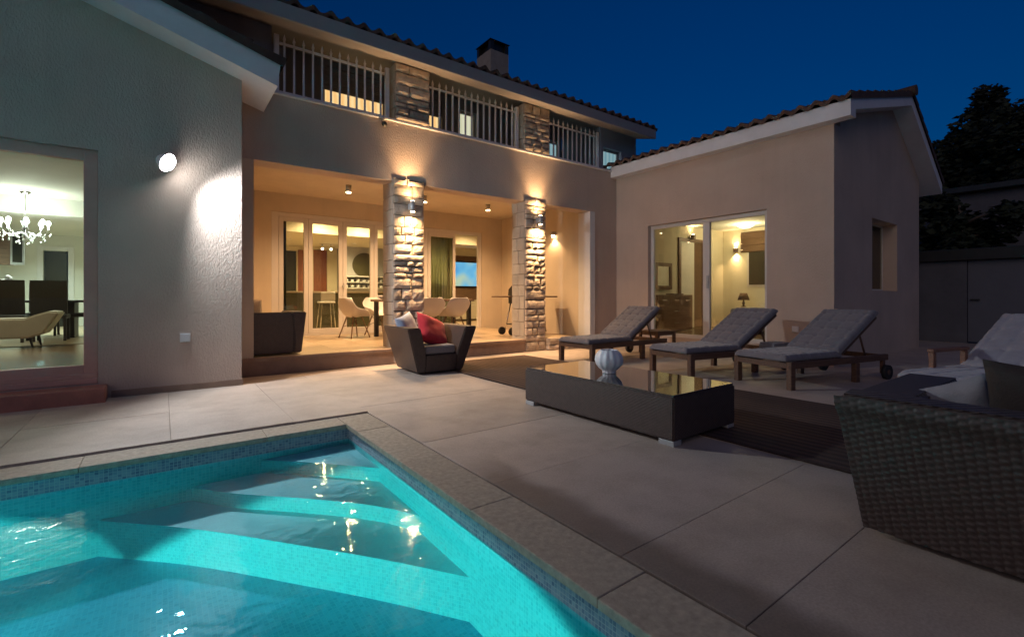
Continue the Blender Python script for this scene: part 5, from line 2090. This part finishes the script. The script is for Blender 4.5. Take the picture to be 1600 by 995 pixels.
box(bm, 1.06, 1.14, -0.9, 0.9, 0.05, 0.95, bev=0.01)
obj('headboard', bm, 'cream_leather', bd)
nt_ = thing('nightstand', 'pale bedside cabinet carrying a small table lamp', 'nightstand', (12.6, 6.32, FL))
bm = bm_new()
box(bm, -0.24, 0.24, -0.24, 0.24, 0.0, 0.56, bev=0.006)
obj('carcass', bm, 'inside_cream', nt_)
bm = bm_new()
box(bm, -0.262, -0.2405, -0.21, 0.21, 0.3, 0.52, bev=0.004)
obj('drawer', bm, 'inside_cream', nt_)
bl = thing('table_lamp', 'unlit bedside lamp with a brown shade on the nightstand', 'lamp', (12.5, 6.36, FL + 0.561))
bm = bm_new()
lathe(bm, [(0.07, 0), (0.07, 0.015), (0.02, 0.03), (0.035, 0.1), (0.015, 0.19)], n=16)
obj('lamp_base', bm, 'wood_brown', bl)
bm = bm_new()
lathe(bm, [(0.15, 0.18), (0.09, 0.37), (0.085, 0.37), (0.145, 0.18)], n=20)
obj('lamp_shade', bm, 'blind', bl)
bm = bm_new()
box(bm, 12.86, 12.899, 5.2, 6.62, 2.30, 2.86, bev=0.01)
for k in range(3):
    box(bm, 12.845, 12.8595, 5.2, 6.62, 2.31 + k * 0.18, 2.31 + k * 0.18 + 0.15, bev=0.006)
o = obj('roman_blind', bm, 'blind')
tag(o, 'brown folded roman blind at the top of the dark bedroom window', 'blind')
bm = bm_new()
box(bm, 12.88, 12.899, 5.35, 6.46, 1.35, 2.2995)
o = part('window', bm, 'frame_white')
bm = bm_new()
box(bm, 12.868, 12.8795, 5.42, 6.40, 1.41, 2.2995)
part('pane', bm, 'night_black', o)
for c_x in (6.55,):
    bm = bm_new()
    box(bm, 12.84, 12.8675, 5.25, 5.4, 0.4, 2.2995)
    part('window_trim', bm, 'inside_cream')

# ------------------------------------------------------------------ background
bw_ = thing('boundary_wall', 'grey boundary wall with a metal gate at the back of the terrace', 'wall', (15.2, 0, 0))
bm = bm_new()
wall_panel(bm, 'y', -9.0, 12.0, 0.0, 1.93, 15.1, 15.3, openings=[(1.35, 2.42, -0.01, 1.935)])
obj('wall', bm, 'concrete', bw_, True)
bm = bm_new()
box(bm, 14.98, 15.45, -9.0, 12.0, 1.937, 2.20, bev=0.01)
obj('coping', bm, 'metal_dark', bw_, True)
bm = bm_new()
box(bm, 15.14, 15.2, 1.36, 2.41, 0.03, 1.93, bev=0.006)
g = obj('gate', bm, 'gate', bw_, True)
bm = bm_new()
box(bm, 15.08, 15.139, 2.20, 2.36, 1.0, 1.03, bev=0.006)
obj('handle', bm, 'metal_dark', g, True)

nb = thing('neighbour_house', 'dark unlit house beyond the boundary wall', 'house', (24, 2.5, 0))
bm = bm_new()
box(bm, 22.0, 27, -2.0, 9.0, 0.0, 4.6)
obj('wall', bm, 'concrete', nb, True)
bm = bm_new()
box(bm, 21.7, 27.3, -2.3, 9.3, 4.601, 4.8, bev=0.02)
obj('roof', bm, 'metal_dark', nb, True)
for (a, b) in ((3.0, 4.2), (5.6, 6.8)):
    bm = bm_new()
    box(bm, 21.97, 21.999, a, b, 2.2, 3.5)
    obj('window', bm, 'night_black', nb, True)
pl = bm_new()
tube(pl, [(17.6, 1.65, 0), (17.6, 1.65, 4.6)], [0.06, 0.045], n=10)
tag(obj('pole', pl, 'metal_grey'), 'slim grey pole standing behind the boundary wall', 'pole')

def tree(name, label, x, y, h, r_, seed, mat='foliage', conifer=False, n=9000):
    t = thing(name, label, 'tree', (x, y, 0), 0, 'trees beyond the boundary wall')
    rnd = random.Random(seed)
    bm = bm_new()
    lean = rnd.uniform(-0.3, 0.3)
    tube(bm, [(0, 0, 0), (lean * 0.3, 0, h * 0.35), (lean, 0.1, h * 0.9)], [0.045 * h * 0.6, 0.03 * h * 0.6, 0.03], n=10)
    for k in range(10):
        a = rnd.uniform(0, 2 * PI)
        z = h * rnd.uniform(0.3, 0.85)
        L = r_ * rnd.uniform(0.5, 0.9) * (1 - z / h * 0.4)
        tube(bm, [(lean * z / h, 0, z), (math.cos(a) * L * 0.5, math.sin(a) * L * 0.5, z + L * 0.25), (math.cos(a) * L, math.sin(a) * L, z + L * 0.35)], [0.07, 0.045, 0.015], n=6)
    obj('trunk', bm, 'bark', t)
    cl_ = []
    for k in range(46):
        a = rnd.uniform(0, 2 * PI)
        z = rnd.uniform(0.22, 1.0)
        if conifer:
            rr = r_ * (1.02 - z) ** 0.7 * rnd.uniform(0.3, 1)
        else:
            rr = r_ * math.sqrt(max(0.02, 1 - ((z - 0.55) / 0.5) ** 2)) * rnd.uniform(0.25, 1)
        cl_.append((rr * math.cos(a) + lean * z, rr * math.sin(a), z * h, r_ * rnd.uniform(0.22, 0.42)))
    V, Fc = [], []
    for k in range(n):
        c = rnd.choice(cl_)
        d = Vector((rnd.gauss(0, 1), rnd.gauss(0, 1), rnd.gauss(0, 0.75))).normalized() * c[3] * rnd.uniform(0.35, 1.0) ** 0.5
        p = Vector(c[:3]) + d
        s = rnd.uniform(0.07, 0.17)
        q = Matrix.Rotation(rnd.uniform(0, 2 * PI), 3, 'Z') @ Matrix.Rotation(rnd.uniform(0, PI), 3, 'X')
        b0 = len(V)
        for (u, v) in ((-1, -0.4), (0.2, -0.55), (1, 0.1), (0, 0.55)):
            V.append(tuple(p + q @ Vector((u * s, v * s, 0))))
        Fc.append((b0, b0 + 1, b0 + 2, b0 + 3))
    mesh_np('crown', V, Fc, mat, t)
    return t
tree('conifer', 'tall narrow dark conifer topping the trees beyond the wall', 29.0, 3.9, 10.2, 1.5, 3, 'foliage_pine', True, 9000)
tree('broadleaf_tree', 'wide dark broadleaf tree right of the conifer, at the picture edge', 27.0, 1.2, 9.2, 3.2, 8, n=12000)
tree('broadleaf_tree', 'rounded dark tree standing left of the conifer', 29.5, 6.2, 8.2, 2.8, 12, n=11000)
tree('broadleaf_tree', 'lower dark tree just behind the bedroom wing roof', 28.5, 9.0, 7.4, 2.6, 17, n=10000)
tree('broadleaf_tree', 'bushy dark tree in front of the neighbour house', 20.2, 3.3, 4.4, 1.5, 25, n=7000)
tree('broadleaf_tree', 'dense dark tree filling the gap below the conifer', 26.0, 4.3, 7.6, 2.6, 31, n=13000)
tree('broadleaf_tree', 'dense dark tree rising behind the roof corner of the bedroom wing', 30.5, 7.9, 8.0, 2.9, 37, n=13000)
tree('broadleaf_tree', 'tall dark tree at the very edge, behind the gate', 24.5, 2.0, 7.4, 2.4, 41, n=12000)

bm = bm_new()
blob(bm, (0, -0.05, -0.02), 0.045)
tube(bm, [(0, 0.0, 0.0), (0, -0.05, 0.0)], 0.018, n=8)
o = obj('security_camera', bm, 'metal_dark')
o.location = (2.83, 7.249, 3.86)
tag(o, 'tiny dark dome camera under the balcony edge beside the first pillar', 'camera')
bm = bm_new()
box(bm, WX - 0.006, WX - 0.0005, 3.03, 3.25, 1.05, 1.27, bev=0.002)
part('vent_cover', bm, 'plaster')

bs = thing('bar_stool', 'white bar stool at the kitchen island, behind the second glass leaf', 'stool', (3.43, 12.72, FL))
bm = bm_new()
box(bm, -0.19, 0.19, -0.17, 0.17, 0.66, 0.71, bev=0.02)
obj('seat', bm, 'shell_white', bs)
bm = bm_new()
box(bm, -0.18, 0.18, -0.19, -0.165, 0.72, 0.95, bev=0.012)
obj('backrest', bm, 'shell_white', bs)
for sx_ in (-1, 1):
    for sy_ in (-1, 1):
        bm = bm_new()
        tube(bm, [(sx_ * 0.14, sy_ * 0.13, 0.66), (sx_ * 0.19, sy_ * 0.18, 0.0)], 0.014, n=8)
        obj('leg', bm, 'chrome', bs)
